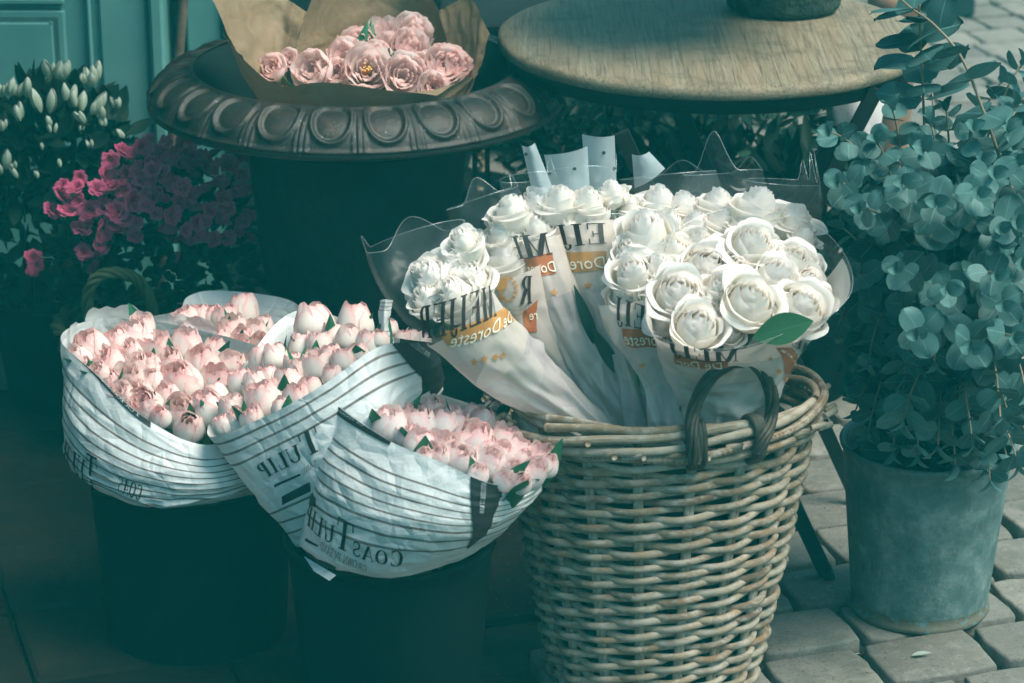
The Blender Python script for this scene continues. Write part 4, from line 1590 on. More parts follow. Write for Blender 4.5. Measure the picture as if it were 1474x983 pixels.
for i, (a, b) in enumerate((((520, 62, 4.11), (531, 22, 4.13)), ((537, 58, 4.12), (536, 18, 4.15)), ((532, 85, 4.06), (536, 54, 4.05)), ((552, 86, 4.06), (562, 60, 4.05)), ((560, 92, 4.06), (572, 62, 4.07)), ((470, 92, 4.06), (456, 66, 4.06)), ((622, 92, 4.09), (620, 52, 4.12)), ((478, 86, 4.08), (470, 70, 4.09)))):
    mb = MB()
    pa, pb = W(*a), W(*b)
    lance(mb, pa - (pb - pa) * .8 - np.array([0, .03, 0]), pb - np.array([0, .04, 0]), (0, -1, .4), .010, 0, .5, 9, .05, -.3)
    tag(mb.build('tulip_leaf', MT['tleaf']), 'dark green pointed leaf standing between the peony tulips in the kraft paper', 'leaf', 'leaves in the kraft paper')


# ================================================================== wicker basket
BK = G(941, 980)
BKZ = .441
def basket():
    t = thing('wicker_basket', 'large grey-brown wicker basket with dark twisted handle holding the white roses', 'basket', (BK[0], BK[1], 0))
    h, r0, r1 = BKZ, .131, .208
    OV = (1, .74, 1)      # the basket is oval, broad side to the front
    rad = lambda z: r0 + (r1 - r0) * (z / h) ** .9
    NS = 18
    mb = MB()
    nr = 37
    z0, z1 = .012, h - .045
    for k in range(nr):
        z = z0 + (z1 - z0) * k / (nr - 1)
        seg = 3
        st = random.random() * 6.28
        for q in range(seg):
            a0 = st + q * 2 * PI / seg - .06
            a1 = st + (q + 1) * 2 * PI / seg + .06
            n = 64
            a = np.linspace(a0, a1, n)
            amp = .0078
            ph = NS / 2 * a + PI * (k % 2)
            e = np.minimum(np.linspace(0, 1, n), np.linspace(1, 0, n))
            endin = np.clip(1 - e / .03, 0, 1)
            rr = rad(z) + amp * np.cos(ph) - endin * .006 + random.uniform(-.0012, .0012)
            zz = z + .0022 * np.sin(ph + random.uniform(-.5, .5)) + random.uniform(-.0018, .0018) + .0015 * np.sin(a * 3 + k) + .003 * np.sin(a + 1.2)
            rw = random.uniform(.0046, .0060)
            mb.tube(np.stack([rr * np.cos(a), rr * np.sin(a), zz], -1), rw * (1 - .35 * endin), 8, 0, random.random())
    mb.build('weave', MT['wicker'], t).scale = OV
    mb = MB()
    for i in range(NS):
        a = (i) * 2 * PI / NS * 1.0
        for da in (-.011, .011):
            zs = np.linspace(.004, h - .02, 12)
            rr = np.array([rad(z) for z in zs])
            aa = a + da * .163 / rr * 1.4
            mb.tube(np.stack([rr * np.cos(aa), rr * np.sin(aa), zs], -1), .0045, 7, 0, random.uniform(.1, .6))
    mb.build('stakes', MT['wicker'], t).scale = OV
    mb = MB()
    mb.lathe([(0, .01), (r0 - .012, .01), (r1 - .035, h - .12), (r1 - .036, h - .121), (r0 - .013, .008), (0, .008)], 48)
    mb.build('dark_lining', MT['bucket'], t).scale = OV
    # rim : rods laid round, crossing slowly
    mb = MB()
    n = 220
    for k in range(7):
        for q in range(2):
            st = random.random() * 6.28
            a = np.linspace(st, st + PI + .25, 110)
            th = 2 * PI * k / 7 + a * 1.5
            R_ = r1 + .005 + .0115 * np.cos(th)
            z = h - .022 + .0205 * np.sin(th) + .0014 * np.sin(a * 9 + k)
            mb.tube(np.stack([R_ * np.cos(a), R_ * np.sin(a), z], -1), np.full(110, .0062) * (1 + .1 * np.sin(a * 5 + k * 2)), 8, 0, random.random())
    # stub ends of stakes
    for i in range(NS * 2):
        a = i * PI / NS + random.uniform(-.04, .04)
        p = np.array([(r1 + .012) * math.cos(a), (r1 + .012) * math.sin(a), h - .03 + random.uniform(-.01, .012)])
        dr = np.array([math.cos(a + .9), math.sin(a + .9), random.uniform(.05, .3)])
        mb.tube([p, p + dr * .012, p + dr * .022], .0045, 7, 0, random.uniform(.4, .9))
    mb.build('rim', MT['wicker'], t).scale = OV
    # twisted handle at the front right of the rim
    ctrl = [(1000, 664, 3.165), (997, 636, 3.16), (997, 598, 3.175), (1011, 560, 3.18), (1036, 531, 3.18), (1066, 520, 3.185), (1094, 533, 3.20), (1110, 565, 3.215), (1110, 600, 3.215), (1100, 630, 3.19), (1090, 652, 3.185)]
    P = np.array([W(*c) for c in ctrl]) - np.array([BK[0], BK[1], 0])
    tt = np.linspace(0, len(P) - 1.001, 120)
    i = np.floor(tt).astype(int)
    f = (tt - i)[:, None]
    g = lambda k: P[np.clip(k, 0, len(P) - 1)]
    path = cr(g(i - 1), g(i), g(i + 1), g(i + 2), f)
    T = np.gradient(path, axis=0)
    T /= np.linalg.norm(T, axis=1)[:, None]
    Yd = np.array([0.12, -1, 0])
    A_ = np.cross(T, Yd)
    A_ /= np.linalg.norm(A_, axis=1)[:, None]
    B_ = np.cross(T, A_)
    mb = MB()
    for k in range(6):
        th = 2 * PI * k / 6 + np.linspace(0, 9, 120)
        mb.tube(path + (A_ * np.cos(th)[:, None] + B_ * np.sin(th)[:, None]) * .0056, .0037, 8, 0, random.random())
    mb.build('handle', MT['wickerdark'], t)
    # lashings where the handle goes round the rim
    for px in (997, 1096):
        mb = MB()
        for k in range(4):
            c = (W(px + k * 5 - 6, 640, 3.19) - np.array([BK[0], BK[1], 0])) / np.array(OV)
            a = np.linspace(0, 2 * PI, 24, endpoint=False)
            ang = math.atan2(c[1], c[0])
            rr = r1 + .006 + .021 * np.cos(a)
            zz = h - .022 + .031 * np.sin(a)
            mb.tube(np.stack([rr * math.cos(ang), rr * math.sin(ang), zz], -1), .0042, 7, 0, random.random(), closed=True)
        mb.build('lashing', MT['wickerdark'], t).scale = OV


basket()

# ================================================================== rose sleeves


def sleeve(sec, Ys, depth=.8, peaks=0, seed=0, peakh=.03, wr=.0055):
    """rings through (px, py, halfwidth px) sections, bottom to top"""
    n = len(sec)
    C = np.array([W(s[0], s[1], y) for s, y in zip(sec, Ys)])
    T = np.gradient(C, axis=0)
    T /= np.linalg.norm(T, axis=1)[:, None]
    rings = []
    K = 12
    dd = np.broadcast_to(np.asarray(depth, float), (n,))
    for i in range(n):
        hw = sec[i][2] / FPX * proj(C[i])[2]
        vd = C[i] - C0
        vd /= np.linalg.norm(vd)
        S_ = np.cross(vd, T[i])
        S_ /= np.linalg.norm(S_)
        if S_[0] < 0:
            S_ = -S_
        D_ = np.cross(T[i], S_)
        if D_ @ vd > 0:
            D_ = -D_              # D_ points to the viewer
        r = []
        for k in range(K):
            a = 2 * PI * k / K    # 0 left, quarter = front
            r.append(C[i] - S_ * hw * math.cos(a) + D_ * hw * dd[i] * math.sin(a))
        rings.append(r)
    L_ = np.concatenate([[0], np.cumsum(np.linalg.norm(np.diff(C, axis=0), axis=1))])
    S = Loft(rings, L_ / L_[-1], wr, seed, (6, 5), crease=22, fold=1.6)
    return S


def film_obj(S, name, label, vprint, vclear, deco=None, nu=96, nv=80, peaks=(), clear_front_cut=None, seed=0, extra=None, group='plastic rose sleeves'):
    """vprint: where milky film turns to white print, vclear: where the clear top starts. peaks: (u, height v)"""
    mb = MB()
    U, V = np.meshgrid(np.linspace(0, 1, nu + 1)[:-1], np.linspace(0, 1, nv), indexing='ij')
    top = np.ones_like(U)
    if clear_front_cut:
        u0, wd, am = clear_front_cut
        d = np.abs((U - u0 + .5) % 1 - .5)
        top = 1 - am * np.clip(1 - (d / wd) ** 2, 0, 1)
    Vc = V * top
    P = S.at(U, Vc)
    if peaks:
        T = S.base(U, np.ones_like(U)) - S.base(U, np.full_like(U, .93))
        T /= np.linalg.norm(T, axis=-1)[..., None]
        add = np.zeros_like(U)
        for (u0, hh, wd) in peaks:
            d = np.abs((U - u0 + .5) % 1 - .5)
            add = np.maximum(add, hh * (.5 - .5 * np.cos(PI * np.clip(1 - d / wd, 0, 1))))
        P = P + T * (add * np.clip((Vc - .72) / .28, 0, 1) ** 1.2)[..., None]
    # film has a front and a back: material by height
    F = []
    M_ = []
    for i in range(nu):
        i2 = (i + 1) % nu
        for j in range(nv - 1):
            F.append((i * nv + j, i2 * nv + j, i2 * nv + j + 1, i * nv + j + 1))
            v = Vc[i, j]
            front = abs((i / nu - .25 + .5) % 1 - .5) < .30
            M_.append(0 if v < vprint else (1 if (v < vclear and front) else 2))
    mb.add(P, F, M_, np.stack([U, Vc], -1))
    mb.tube(P[:, -1], .0005, 5, 7, closed=True)
    if deco:
        deco(mb, S)
    o = mb.build(name, [MT['sl_print'], MT['sl_white'], MT['sl_clear'], MT['sl_ink'], MT['sl_gold'], MT['sl_orange'], MT['sl_pale'], MT['sl_edge'], MT['hole']])
    tag(o, label, 'flower sleeve', group)
    # stiff, shiny film edge along the top
    return o


def stars(mb, S, pts, r, mat=4):
    for (x, y) in pts:
        q = [[(p[0] + .5, p[1] + .5) for p in g] for g in star()]
        letters(mb, S, q, (x - r, y + r), (x + r, y + r), (x - r, y - r), mat)


def d1(mb, S):
    band(mb, S, [(645, 497), (740, 462), (732, 436), (632, 476)], 4, (30, 8))
    letters(mb, S, word('MEIJER', .22, .06), (713, 455), (608, 484), (703, 413), 3)
    letters(mb, S, script('De Doreste'), (733, 464), (647, 497), (730, 448), 6, .003)
    stars(mb, S, [(683, 520), (696, 515), (712, 513), (723, 511)], 6)


def d2(mb, S):
    # laurel and cup
    cup = [[(.3, .55), (.7, .55), (.74, 1), (.26, 1)], [(.46, .25), (.54, .25), (.58, .55), (.42, .55)], [(.34, .12), (.66, .12), (.62, .26), (.38, .26)]]
    for sd in (-1, 1):
        for k in range(8):
            a = R(-70 + k * 20)
            cx, cy = .5 + sd * .52 * math.cos(a), .55 + .52 * math.sin(a)
            cup.append([(cx - .07, cy - .03), (cx + .02, cy - .07), (cx + .07, cy + .03), (cx - .02, cy + .08)])
    letters(mb, S, cup + [_rect(1.02, 0, 1.03, .01)], (745, 435), (700, 435), (742, 398), 4)
    for k in range(6):
        letters(mb, S, script('Meijer Roses ' * 1), (752, 447 + k * 7), (722, 447 + k * 7), (752, 443 + k * 7), 4)
    letters(mb, S, word('R', .22, .06), (766, 437), (748, 437), (764, 398), 3)
    band(mb, S, [(757, 478), (773, 478), (775, 432), (753, 448)], 5, (10, 12))
    letters(mb, S, script('re'), (774, 460), (762, 460), (774, 444), 6, .003)


def d3(mb, S):
    letters(mb, S, word('ME', .22, .06), (796, 366), (748, 372), (788, 334), 3)
    band(mb, S, [(764, 399), (800, 394), (795, 364), (755, 372)], 5, (20, 10))
    letters(mb, S, script('Dores'), (800, 390), (764, 394), (798, 374), 6, .003)
    stars(mb, S, [(798, 421)], 6)


def d4(mb, S):
    letters(mb, S, word('EIJ', .22, .06), (872, 351), (812, 356), (869, 320), 3)
    band(mb, S, [(820, 392), (872, 388), (873, 362), (816, 364)], 4, (24, 8))
    letters(mb, S, script('Dore'), (871, 386), (824, 388), (871, 368), 6, .003)
    stars(mb, S, [(847, 411)], 6)


def d5(mb, S):
    letters(mb, S, word('MEIJ', .22, .06), (950, 478), (888, 462), (952, 446), 3)
    band(mb, S, [(902, 497), (956, 500), (958, 472), (896, 470)], 5, (24, 8))
    letters(mb, S, script('Doreste'), (955, 496), (902, 492), (956, 478), 6, .003)
    stars(mb, S, [(926, 520), (955, 518)], 5)


def d6(mb, S):
    letters(mb, S, word('MEIJ', .22, .06), (1062, 517), (968, 506), (1062, 496), 3)
    band(mb, S, [(972, 521), (1046, 528), (1050, 517), (972, 507)], 5, (26, 6))
    letters(mb, S, script('De Dor'), (1040, 527), (978, 519), (1042, 517), 6, .003)
    band(mb, S, [(1128, 538), (1150, 548), (1140, 500), (1116, 500)], 5, (12, 20))
    letters(mb, S, script('Dores'), (1146, 548), (1122, 500), (1137, 552), 6, .003)
    letters(mb, S, word('ME', .22, .06), (1166, 525), (1140, 497), (1176, 510), 3)
    stars(mb, S, [(1108, 515), (1118, 530), (1132, 547)], 5)


S1 = sleeve([(862, 634, 24), (798, 576, 34), (728, 522, 50), (678, 474, 59), (641, 432, 66), (613, 388, 72), (598, 340, 74)], (3.27, 3.26, 3.24, 3.23, 3.23, 3.25, 3.27), .75, seed=1)
film_obj(S1, 'rose_sleeve', 'leftmost plastic rose sleeve, leaning left, with lettering and four small stars', .46, .68, d1, peaks=((.75, .035, .12), (.02, .02, .06)), seed=1)
S2 = sleeve([(880, 634, 24), (818, 545, 27), (778, 485, 38), (742, 425, 56), (722, 370, 60), (705, 318, 58), (694, 285, 54)], (3.35, 3.36, 3.37, 3.38, 3.39, 3.40, 3.41), .8, seed=2)
film_obj(S2, 'rose_sleeve', 'plastic rose sleeve printed with a gold trophy in a laurel wreath', .35, .70, d2, peaks=((.75, .03, .1), (.45, .02, .05)), seed=2)
S3 = sleeve([(906, 636, 24), (868, 560, 25), (832, 490, 28), (803, 420, 34), (780, 360, 34), (765, 300, 42), (760, 255, 42)], (3.33, 3.34, 3.36, 3.38, 3.40, 3.42, 3.44), .8, seed=3)
FS3 = film_obj(S3, 'rose_sleeve', 'narrow plastic rose sleeve with an orange band and one star, right of the trophy sleeve', .56, .76, d3, peaks=((.6, .03, .06),), seed=3)
S4 = sleeve([(926, 636, 24), (908, 545, 24), (884, 465, 29), (858, 400, 38), (846, 345, 42), (838, 290, 50), (836, 250, 52)], (3.31, 3.33, 3.36, 3.39, 3.41, 3.43, 3.45), .8, seed=4)
FS4 = film_obj(S4, 'rose_sleeve', 'plastic rose sleeve with a golden band and frosted top, in the middle of the bunch', .56, .80, d4, peaks=((.55, .03, .05), (.9, .03, .05)), seed=4)
S5 = sleeve([(962, 640, 26), (952, 560, 22), (940, 510, 34), (922, 460, 52), (914, 410, 56), (910, 350, 60), (908, 300, 60)], (3.26, 3.27, 3.275, 3.28, 3.29, 3.31, 3.33), .8, seed=5)
film_obj(S5, 'rose_sleeve', 'plastic rose sleeve with a dark red band pressed against the big front roses', .46, .63, d5, seed=5)
C6t = [(930, 432, 3.20), (940, 478, 3.15), (1000, 500, 3.13), (1075, 497, 3.13), (1150, 470, 3.15), (1205, 445, 3.19), (1228, 402, 3.24), (1200, 345, 3.32), (1140, 310, 3.36), (1050, 300, 3.38), (975, 330, 3.34), (938, 380, 3.27)]
C6m = [(948, 500, 3.235), (965, 530, 3.205), (1010, 545, 3.195), (1070, 545, 3.20), (1125, 530, 3.205), (1160, 500, 3.24), (1165, 470, 3.29), (1150, 440, 3.34), (1105, 430, 3.36), (1050, 430, 3.36), (990, 445, 3.32), (955, 470, 3.27)]
C6b = [(985, 612, 3.26), (998, 622, 3.24), (1025, 628, 3.235), (1055, 628, 3.235), (1085, 620, 3.24), (1100, 610, 3.26), (1100, 595, 3.29), (1085, 585, 3.32), (1060, 580, 3.33), (1035, 580, 3.33), (1005, 588, 3.32), (988, 600, 3.29)]
S6 = Loft([pxring(C6b), pxring(C6m), pxring(C6t)], (0, .55, 1), .006, 9, (7, 5), crease=20, fold=1.5)
film_obj(S6, 'rose_sleeve', 'widest plastic rose sleeve at the front right, behind the basket handle', .5, .97, d6, seed=6, nu=140)
S7 = sleeve([(985, 470, 40), (975, 400, 60), (968, 330, 66), (965, 285, 72), (962, 252, 70)], (3.45, 3.48, 3.50, 3.52, 3.53), .8, seed=7)
FS7 = film_obj(S7, 'rose_sleeve', 'clear sleeve of roses at the back with a torn frosted flap on top', .1, .1, None, peaks=((.7, .02, .1),), seed=7)
S8 = sleeve([(1060, 470, 40), (1052, 400, 56), (1045, 330, 60), (1042, 280, 62), (1040, 248, 58)], (3.44, 3.47, 3.49, 3.51, 3.52), .8, seed=8)
film_obj(S8, 'rose_sleeve', 'clear sleeve of roses at the back with one tall pointed film peak', .1, .1, None, peaks=((.22, .055, .10), (.62, .02, .1)), seed=8)
S9 = sleeve([(1120, 470, 40), (1122, 400, 52), (1124, 330, 58), (1126, 290, 58), (1128, 262, 52)], (3.43, 3.45, 3.47, 3.48, 3.49), .8, seed=9)
film_obj(S9, 'rose_sleeve', 'clear sleeve of roses at the back right with thin upright film creases', .1, .1, None, peaks=((.4, .045, .03), (.46, .05, .02), (.34, .03, .03)), seed=9)

# frosted header flaps with punched holes, each on its sleeve
for (par, corners, Y, holes) in (
        (FS3, [(751, 213), (770, 209), (806, 300), (772, 305)], 3.435, [(757, 222)]),
        (FS4, [(783, 226), (846, 214), (852, 330), (806, 330)], 3.455, [(791, 250), (827, 243)]),
        (FS4, [(838, 196), (885, 198), (889, 300), (848, 320)], 3.475, [(869, 220), (884, 243)]),
        (FS7, [(910, 225), (935, 222), (958, 246), (914, 275)], 3.53, [])):
    mb = MB()
    q = [W(x, y, Y) for x, y in corners]
    a, b = np.meshgrid(np.linspace(0, 1, 16), np.linspace(0, 1, 16), indexing='ij')
    a_, b_ = a[..., None], b[..., None]
    P = (q[3] * (1 - a_) + q[2] * a_) * (1 - b_) + (q[0] * (1 - a_) + q[1] * a_) * b_
    P = P + np.array([0, 1, 0]) * (.012 * (2 * a_ - 1) ** 2 + .003 * vn(a * 4, b * 4 + Y * 100)[..., None])
    mb.grid(P, None, 0)
    for (x, y) in holes:
        c = W(x, y, Y - .002)
        th = np.linspace(0, 2 * PI, 12, endpoint=False)
        rr = .0026
        V_ = [c + np.array([rr * math.cos(k), 0, rr * math.sin(k)]) for k in th]
        mb.add(V_, [tuple(range(12))], 1)
    mb.build('header_flap', [MT['sl_head'], MT['hole']], par)

# ------------------------------------------------------------------ roses
RG = {
    'left': ('white rose packed in the leftmost leaning sleeve', [(619, 396, 82, 3.25), (657, 370, 82, 3.27), (649, 418, 80, 3.22), (672, 398, 80, 3.25), (609, 422, 65, 3.23), (637, 387, 68, 3.26), (665, 344, 65, 3.27), (609, 390, 68, 3.26)]),
    'trophy': ('white rose inside the sleeve with the gold trophy', [(726, 368, 80, 3.405), (720, 332, 66, 3.42), (748, 388, 56, 3.42), (745, 345, 56, 3.42), (692, 344, 64, 3.43), (703, 376, 56, 3.435)]),
    'mid': ('white rose behind the frosted header flaps', [(735, 297, 74, 3.44), (770, 285, 70, 3.45), (805, 285, 76, 3.44), (845, 288, 74, 3.44), (815, 325, 66, 3.42), (772, 325, 62, 3.42), (852, 320, 70, 3.42), (822, 360, 56, 3.41), (788, 350, 50, 3.41), (850, 355, 50, 3.42), (880, 272, 50, 3.47), (902, 290, 52, 3.48), (720, 310, 50, 3.45)]),
    'back': ('white rose in the back row under clear film', [(948, 285, 76, 3.50), (985, 292, 74, 3.50), (1035, 285, 76, 3.50), (1000, 320, 70, 3.46), (1040, 320, 70, 3.46), (1093, 290, 86, 3.47), (1145, 308, 78, 3.47), (925, 310, 56, 3.47), (1075, 320, 60, 3.44), (1160, 335, 56, 3.44), (965, 318, 60, 3.46)]),
    'front': ('large white rose in the wide sleeve at the front right', [(928, 330, 90, 3.34), (910, 388, 80, 3.28), (968, 352, 74, 3.33), (1005, 345, 70, 3.36), (948, 378, 66, 3.29), (978, 414, 96, 3.22), (1022, 378, 88, 3.29), (1086, 346, 88, 3.31), (1145, 372, 84, 3.30), (1170, 400, 62, 3.28), (1084, 428, 94, 3.20), (1158, 438, 92, 3.22), (1008, 462, 84, 3.17), (1040, 412, 72, 3.24), (1122, 392, 76, 3.26), (1060, 384, 66, 3.29), (1120, 445, 60, 3.22), (1042, 350, 60, 3.35), (1110, 350, 60, 3.34), (905, 355, 60, 3.32), (900, 420, 60, 3.28), (940, 420, 56, 3.26), (1185, 425, 46, 3.26), (1050, 470, 56, 3.20), (1000, 395, 60, 3.29), (1060, 345, 60, 3.35), (1118, 418, 62, 3.26), (945, 350, 60, 3.34), (985, 372, 56, 3.32), (1045, 445, 60, 3.22), (1165, 375, 56, 3.31), (955, 455, 50, 3.22), (1130, 470, 50, 3.19)]),
}
RP0 = np.array([BK[0], BK[1] + .02, .22])
RPS = {'left': W(800, 596, 3.29), 'trophy': W(850, 600, 3.42)}
for key, (lab, L_) in RG.items():
    RP = RPS.get(key, RP0)
    for i, (px, py, s, Y) in enumerate(L_):
        p = W(px, py, Y)
        d = p - RP
        d /= np.linalg.norm(d)
        l2 = lab
        if key == 'front':
            l2 = {5: 'white rose with a tight spiral heart at the left front of the wide sleeve', 10: 'biggest white rose, upright at the front centre of the wide sleeve', 11: 'wide open white rose above the green leaf', 12: 'lowest white rose, resting on the printed lip of the wide sleeve', 7: 'white rose with a broad flat outer petal at the top of the wide sleeve'}.get(i, lab)
        flower('r', 'white_rose', l2, 'rose', 'white roses in the basket', p, d * 1.0 + np.array((0, -.62 if key == 'front' else -.35, .25)) + rng.normal(0, .12, 3), s / FPX * proj(p)[2] / .078 * 1.17, ROSES[(i * 5 + len(key)) % 6], 'r', None, .62, .058, sdir=d)
mb = MB()
lance(mb, W(1085, 486, 3.155), W(1170, 462, 3.135), (-.1, -1, .6), .020, 0, .6, 11, .05, .15, pw=1.1)
tag(mb.build('rose_leaf', MT['rleaf']), 'broad green leaf sticking out at the front of the widest sleeve', 'leaf')
mb = MB()
lance(mb, W(893, 540, 3.325), W(848, 466, 3.335), (0, -1, .2), .009, 0, .1, 10, .02, .2)
lance(mb, W(860, 500, 3.34), W(826, 410, 3.36), (0, -1, .2), .008, 0, .0, 10, .02, .2)
tag(mb.build('rose_foliage', MT['rleafd']), 'dark green rose leaves showing between the two middle sleeves', 'leaves')

# ================================================================== zinc bucket and eucalyptus
ZB = G(1322, 872)


def zincbucket():
    t = thing('zinc_bucket', 'dull grey zinc bucket with a rusty foot, holding the eucalyptus', 'bucket', (ZB[0], ZB[1], 0))
    h, r1, r0 = .262, .121, .0985
    def dent(P, a):
        P = P.copy()
        k = 1 + .006 * np.sin(a * 2 + .6)[:, None] + .005 * vn(a[:, None] * 2.0, P[..., 2] * 18)
        P[..., 0] *= k
        P[..., 1] *= k
        return P
    mb = MB()
    prof = [(0, .006), (r0 - .008, .006), (r0 + .001, .001), (r0 + .004, .005), (r0 + .003, .011), (r0, .014)]
    prof += [(r0 + (r1 - r0) * s, .014 + (h - .02) * s) for s in np.linspace(.04, 1, 16)]
    prof += [(r1 + .004, h - .004), (r1 + .005, h), (r1 + .002, h + .004), (r1 - .003, h), (r1 - .004, h - .02), (r0, .03), (0, .03)]
    mb.lathe(prof, 96, fn=dent)
    mb.build('body', MT['zinc'], t)
    mb = MB()
    mb.lathe([(0, h - .04), (r1 - .006, h - .04), (r1 - .007, h - .045), (0, h - .045)], 40)
    mb.build('water_surface', MT['bucket'], t)


zincbucket()


def bez(p0, p1, p2, p3, n):
    t = np.linspace(0, 1, n)[:, None]
    return p0 * (1 - t) ** 3 + 3 * p1 * t * (1 - t) ** 2 + 3 * p2 * t * t * (1 - t) + p3 * t ** 3


def euc_branch(path, label, size=.048, start=.25, step=.026, seed=0, green=False, group='eucalyptus branches in the zinc bucket', tipsize=.5):
    rd = random.Random(seed)
    path = np.asarray(path)
    base = path[0].copy()
    t = thing('eucalyptus_branch', label, 'branch', base, group)
    pts = path - base
    n = len(pts)
    mb = MB()
    mb.tube(pts, np.linspace(.0030, .0012, n), 6)
    mb.build('stem', MT['eucstemg' if green else 'eucstem'], t)
    Ls = np.concatenate([[0], np.cumsum(np.linalg.norm(np.diff(pts, axis=0), axis=1))])
    tot = Ls[-1]
    mb = MB()
    s = tot * start
    k = 0
    spin = rd.random() * 6
    while s < tot:
        f = s / tot
        p = np.array([np.interp(s, Ls, pts[:, i]) for i in range(3)])
        q = np.array([np.interp(min(tot, s + .01), Ls, pts[:, i]) for i in range(3)])
        if s + .01 > tot:
            q = p + (pts[-1] - pts[-2])
        T = (q - p) / (np.linalg.norm(q - p) + 1e-9)
        ref = np.array([0, 0, 1.]) if abs(T[2]) < .9 else np.array([1., 0, 0])
        A_ = np.cross(T, ref)
        A_ /= np.linalg.norm(A_)
        B_ = np.cross(T, A_)
        ang = spin + k * PI / 2 + rd.uniform(-.35, .35)
        sz = size * (1 - (1 - tipsize) * max(0, f - .35) / .65) * rd.uniform(.8, 1.12)
        for sg in (0, PI):
            a = ang + sg
            out = A_ * math.cos(a) + B_ * math.sin(a)
            d = out * 1.0 + T * rd.uniform(.15, .7) + np.array([0, 0, rd.uniform(-.45, .15)])
            nrm = T * .8 - out * .2 + rng.normal(0, .28, 3) + np.array([0, -.15, .25])
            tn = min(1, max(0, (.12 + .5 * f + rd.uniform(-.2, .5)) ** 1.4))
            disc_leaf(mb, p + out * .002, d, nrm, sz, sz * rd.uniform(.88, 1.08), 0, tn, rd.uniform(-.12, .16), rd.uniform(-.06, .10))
        s += step * (1.05 - .35 * f) * rd.uniform(.85, 1.2)
        k += 1
    # young folded leaves at the tip
    T = pts[-1] - pts[-2]
    T /= np.linalg.norm(T)
    for a in (rd.random(), 3 + rd.random()):
        o_ = np.array([math.cos(a), math.sin(a) * .7, .2])
        disc_leaf(mb, pts[-1], T + o_ * .7, -o_ + T * .3, size * .42, size * .3, 0, .95, .2, .3)
    mb.build('foliage', MT['euc'], t)


zc = np.array([ZB[0], ZB[1], .24])
TIPS = [  # tip pixel x, y, depth Y, kind
    (1195, 190, 3.40), (1208, 262, 3.36), (1240, 300, 3.30), (1285, 160, 3.55), (1262, 205, 3.42), (1330, 215, 3.40), (1362, 160, 3.62), (1400, 185, 3.38),
    (1440, 120, 3.70), (1455, 210, 3.42), (1300, 262, 3.28), (1348, 290, 3.24), (1408, 278, 3.26), (1462, 320, 3.30), (1228, 392, 3.40), (1292, 386, 3.22), (1362, 415, 3.22),
    (1432, 395, 3.22), (1250, 520, 3.38), (1322, 480, 3.20), (1398, 498, 3.20), (1458, 485, 3.22), (1300, 605, 3.30), (1440, 600, 3.22), (1350, 640, 3.32), (1400, 640, 3.26), (1500, 240, 3.5), (1510, 420, 3.35), (1500, 560, 3.30), (1205, 470, 3.52), (1215, 330, 3.6), (1305, 330, 3.6), (1400, 340, 3.6), (1340, 120, 3.7), (1480, 130, 3.75), (1240, 440, 3.6), (1330, 560, 3.36), (1270, 560, 3.5), (1232, 590, 3.50), (1285, 650, 3.42), (1320, 655, 3.40), (1375, 668, 3.41), (1420, 672, 3.44), (1450, 660, 3.50), (1250, 620, 3.46), (1300, 560, 3.34), (1380, 580, 3.34), (1430, 540, 3.36), (1345, 520, 3.30), (1260, 470, 3.45), (1400, 440, 3.40), (1310, 440, 3.4), (1345, 380, 3.45), (1480, 640, 3.45), (1462, 150, 3.55), (1478, 270, 3.36), (1470, 380, 3.30), (1480, 480, 3.30), (1476, 560, 3.28), (1455, 610, 3.30), (1465, 668, 3.36), (1425, 690, 3.39), (1445, 440, 3.24), (1430, 250, 3.34), (1448, 190, 3.45), (1470, 95, 3.60), (1412, 232, 3.40), (1385, 240, 3.44), (1465, 235, 3.42), (1340, 180, 3.55), (1440, 330, 3.30)]
for i, (px, py, Y) in enumerate(TIPS):
    tip = W(px, py, Y)
    rd = random.Random(i)
    b = zc + np.array([rd.uniform(-.05, .05), rd.uniform(-.05, .05), rd.uniform(-.08, 0)])
    hgt = max(.12, tip[2] - b[2])
    drop = 1.0 if tip[2] > .55 else 1.0
    m1 = b + np.array([(tip[0] - b[0]) * .12, (tip[1] - b[1]) * .12, hgt * .62 + (.12 if tip[2] < .5 else 0)])
    m2 = b + np.array([(tip[0] - b[0]) * .72, (tip[1] - b[1]) * .7, hgt * .95 + (.13 if tip[2] < .5 else .0)])
    lab = 'round-leaved blue-green eucalyptus branch in the zinc bucket'
    lab = {0: 'eucalyptus branch reaching furthest left towards the round table', 18: 'short eucalyptus branch drooping low over the left of the zinc bucket', 23: 'eucalyptus branch hanging lowest over the right side of the zinc rim'}.get(i, lab)
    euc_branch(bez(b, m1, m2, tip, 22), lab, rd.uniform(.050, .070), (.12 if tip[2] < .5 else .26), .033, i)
# the long arching twig at the top right
ar = [W(1490, 330, 3.40), W(1455, 268, 3.42), W(1420, 172, 3.42), W(1385, 85, 3.44), W(1345, 36, 3.46), W(1312, 12, 3.48), W(1285, -12, 3.5)]
ar = np.array(ar)
tt = np.linspace(0, len(ar) - 1.001, 40)
ii = np.floor(tt).astype(int)
g_ = lambda k: ar[np.clip(k, 0, len(ar) - 1)]
pth = cr(g_(ii - 1), g_(ii), g_(ii + 1), g_(ii + 2), (tt - ii)[:, None])
low = bez(zc + np.array([.05, 0, 0]), zc + np.array([.10, 0, .15]), ar[0] + (ar[0] - ar[1]) * 1.2, ar[0], 14)[:-1]
euc_branch(np.concatenate([low, pth]), 'long bare eucalyptus twig arching left across the paving at the top right', .050, .48, .052, 77, tipsize=1.15)
ar2 = np.array([W(1275, 50, 3.62), W(1290, 20, 3.6), W(1310, -15, 3.58)])
low = bez(zc + np.array([-.01, .02, 0]), zc + np.array([0, .03, .25]), W(1330, 120, 3.62), W(1318, -60, 3.6), 22)
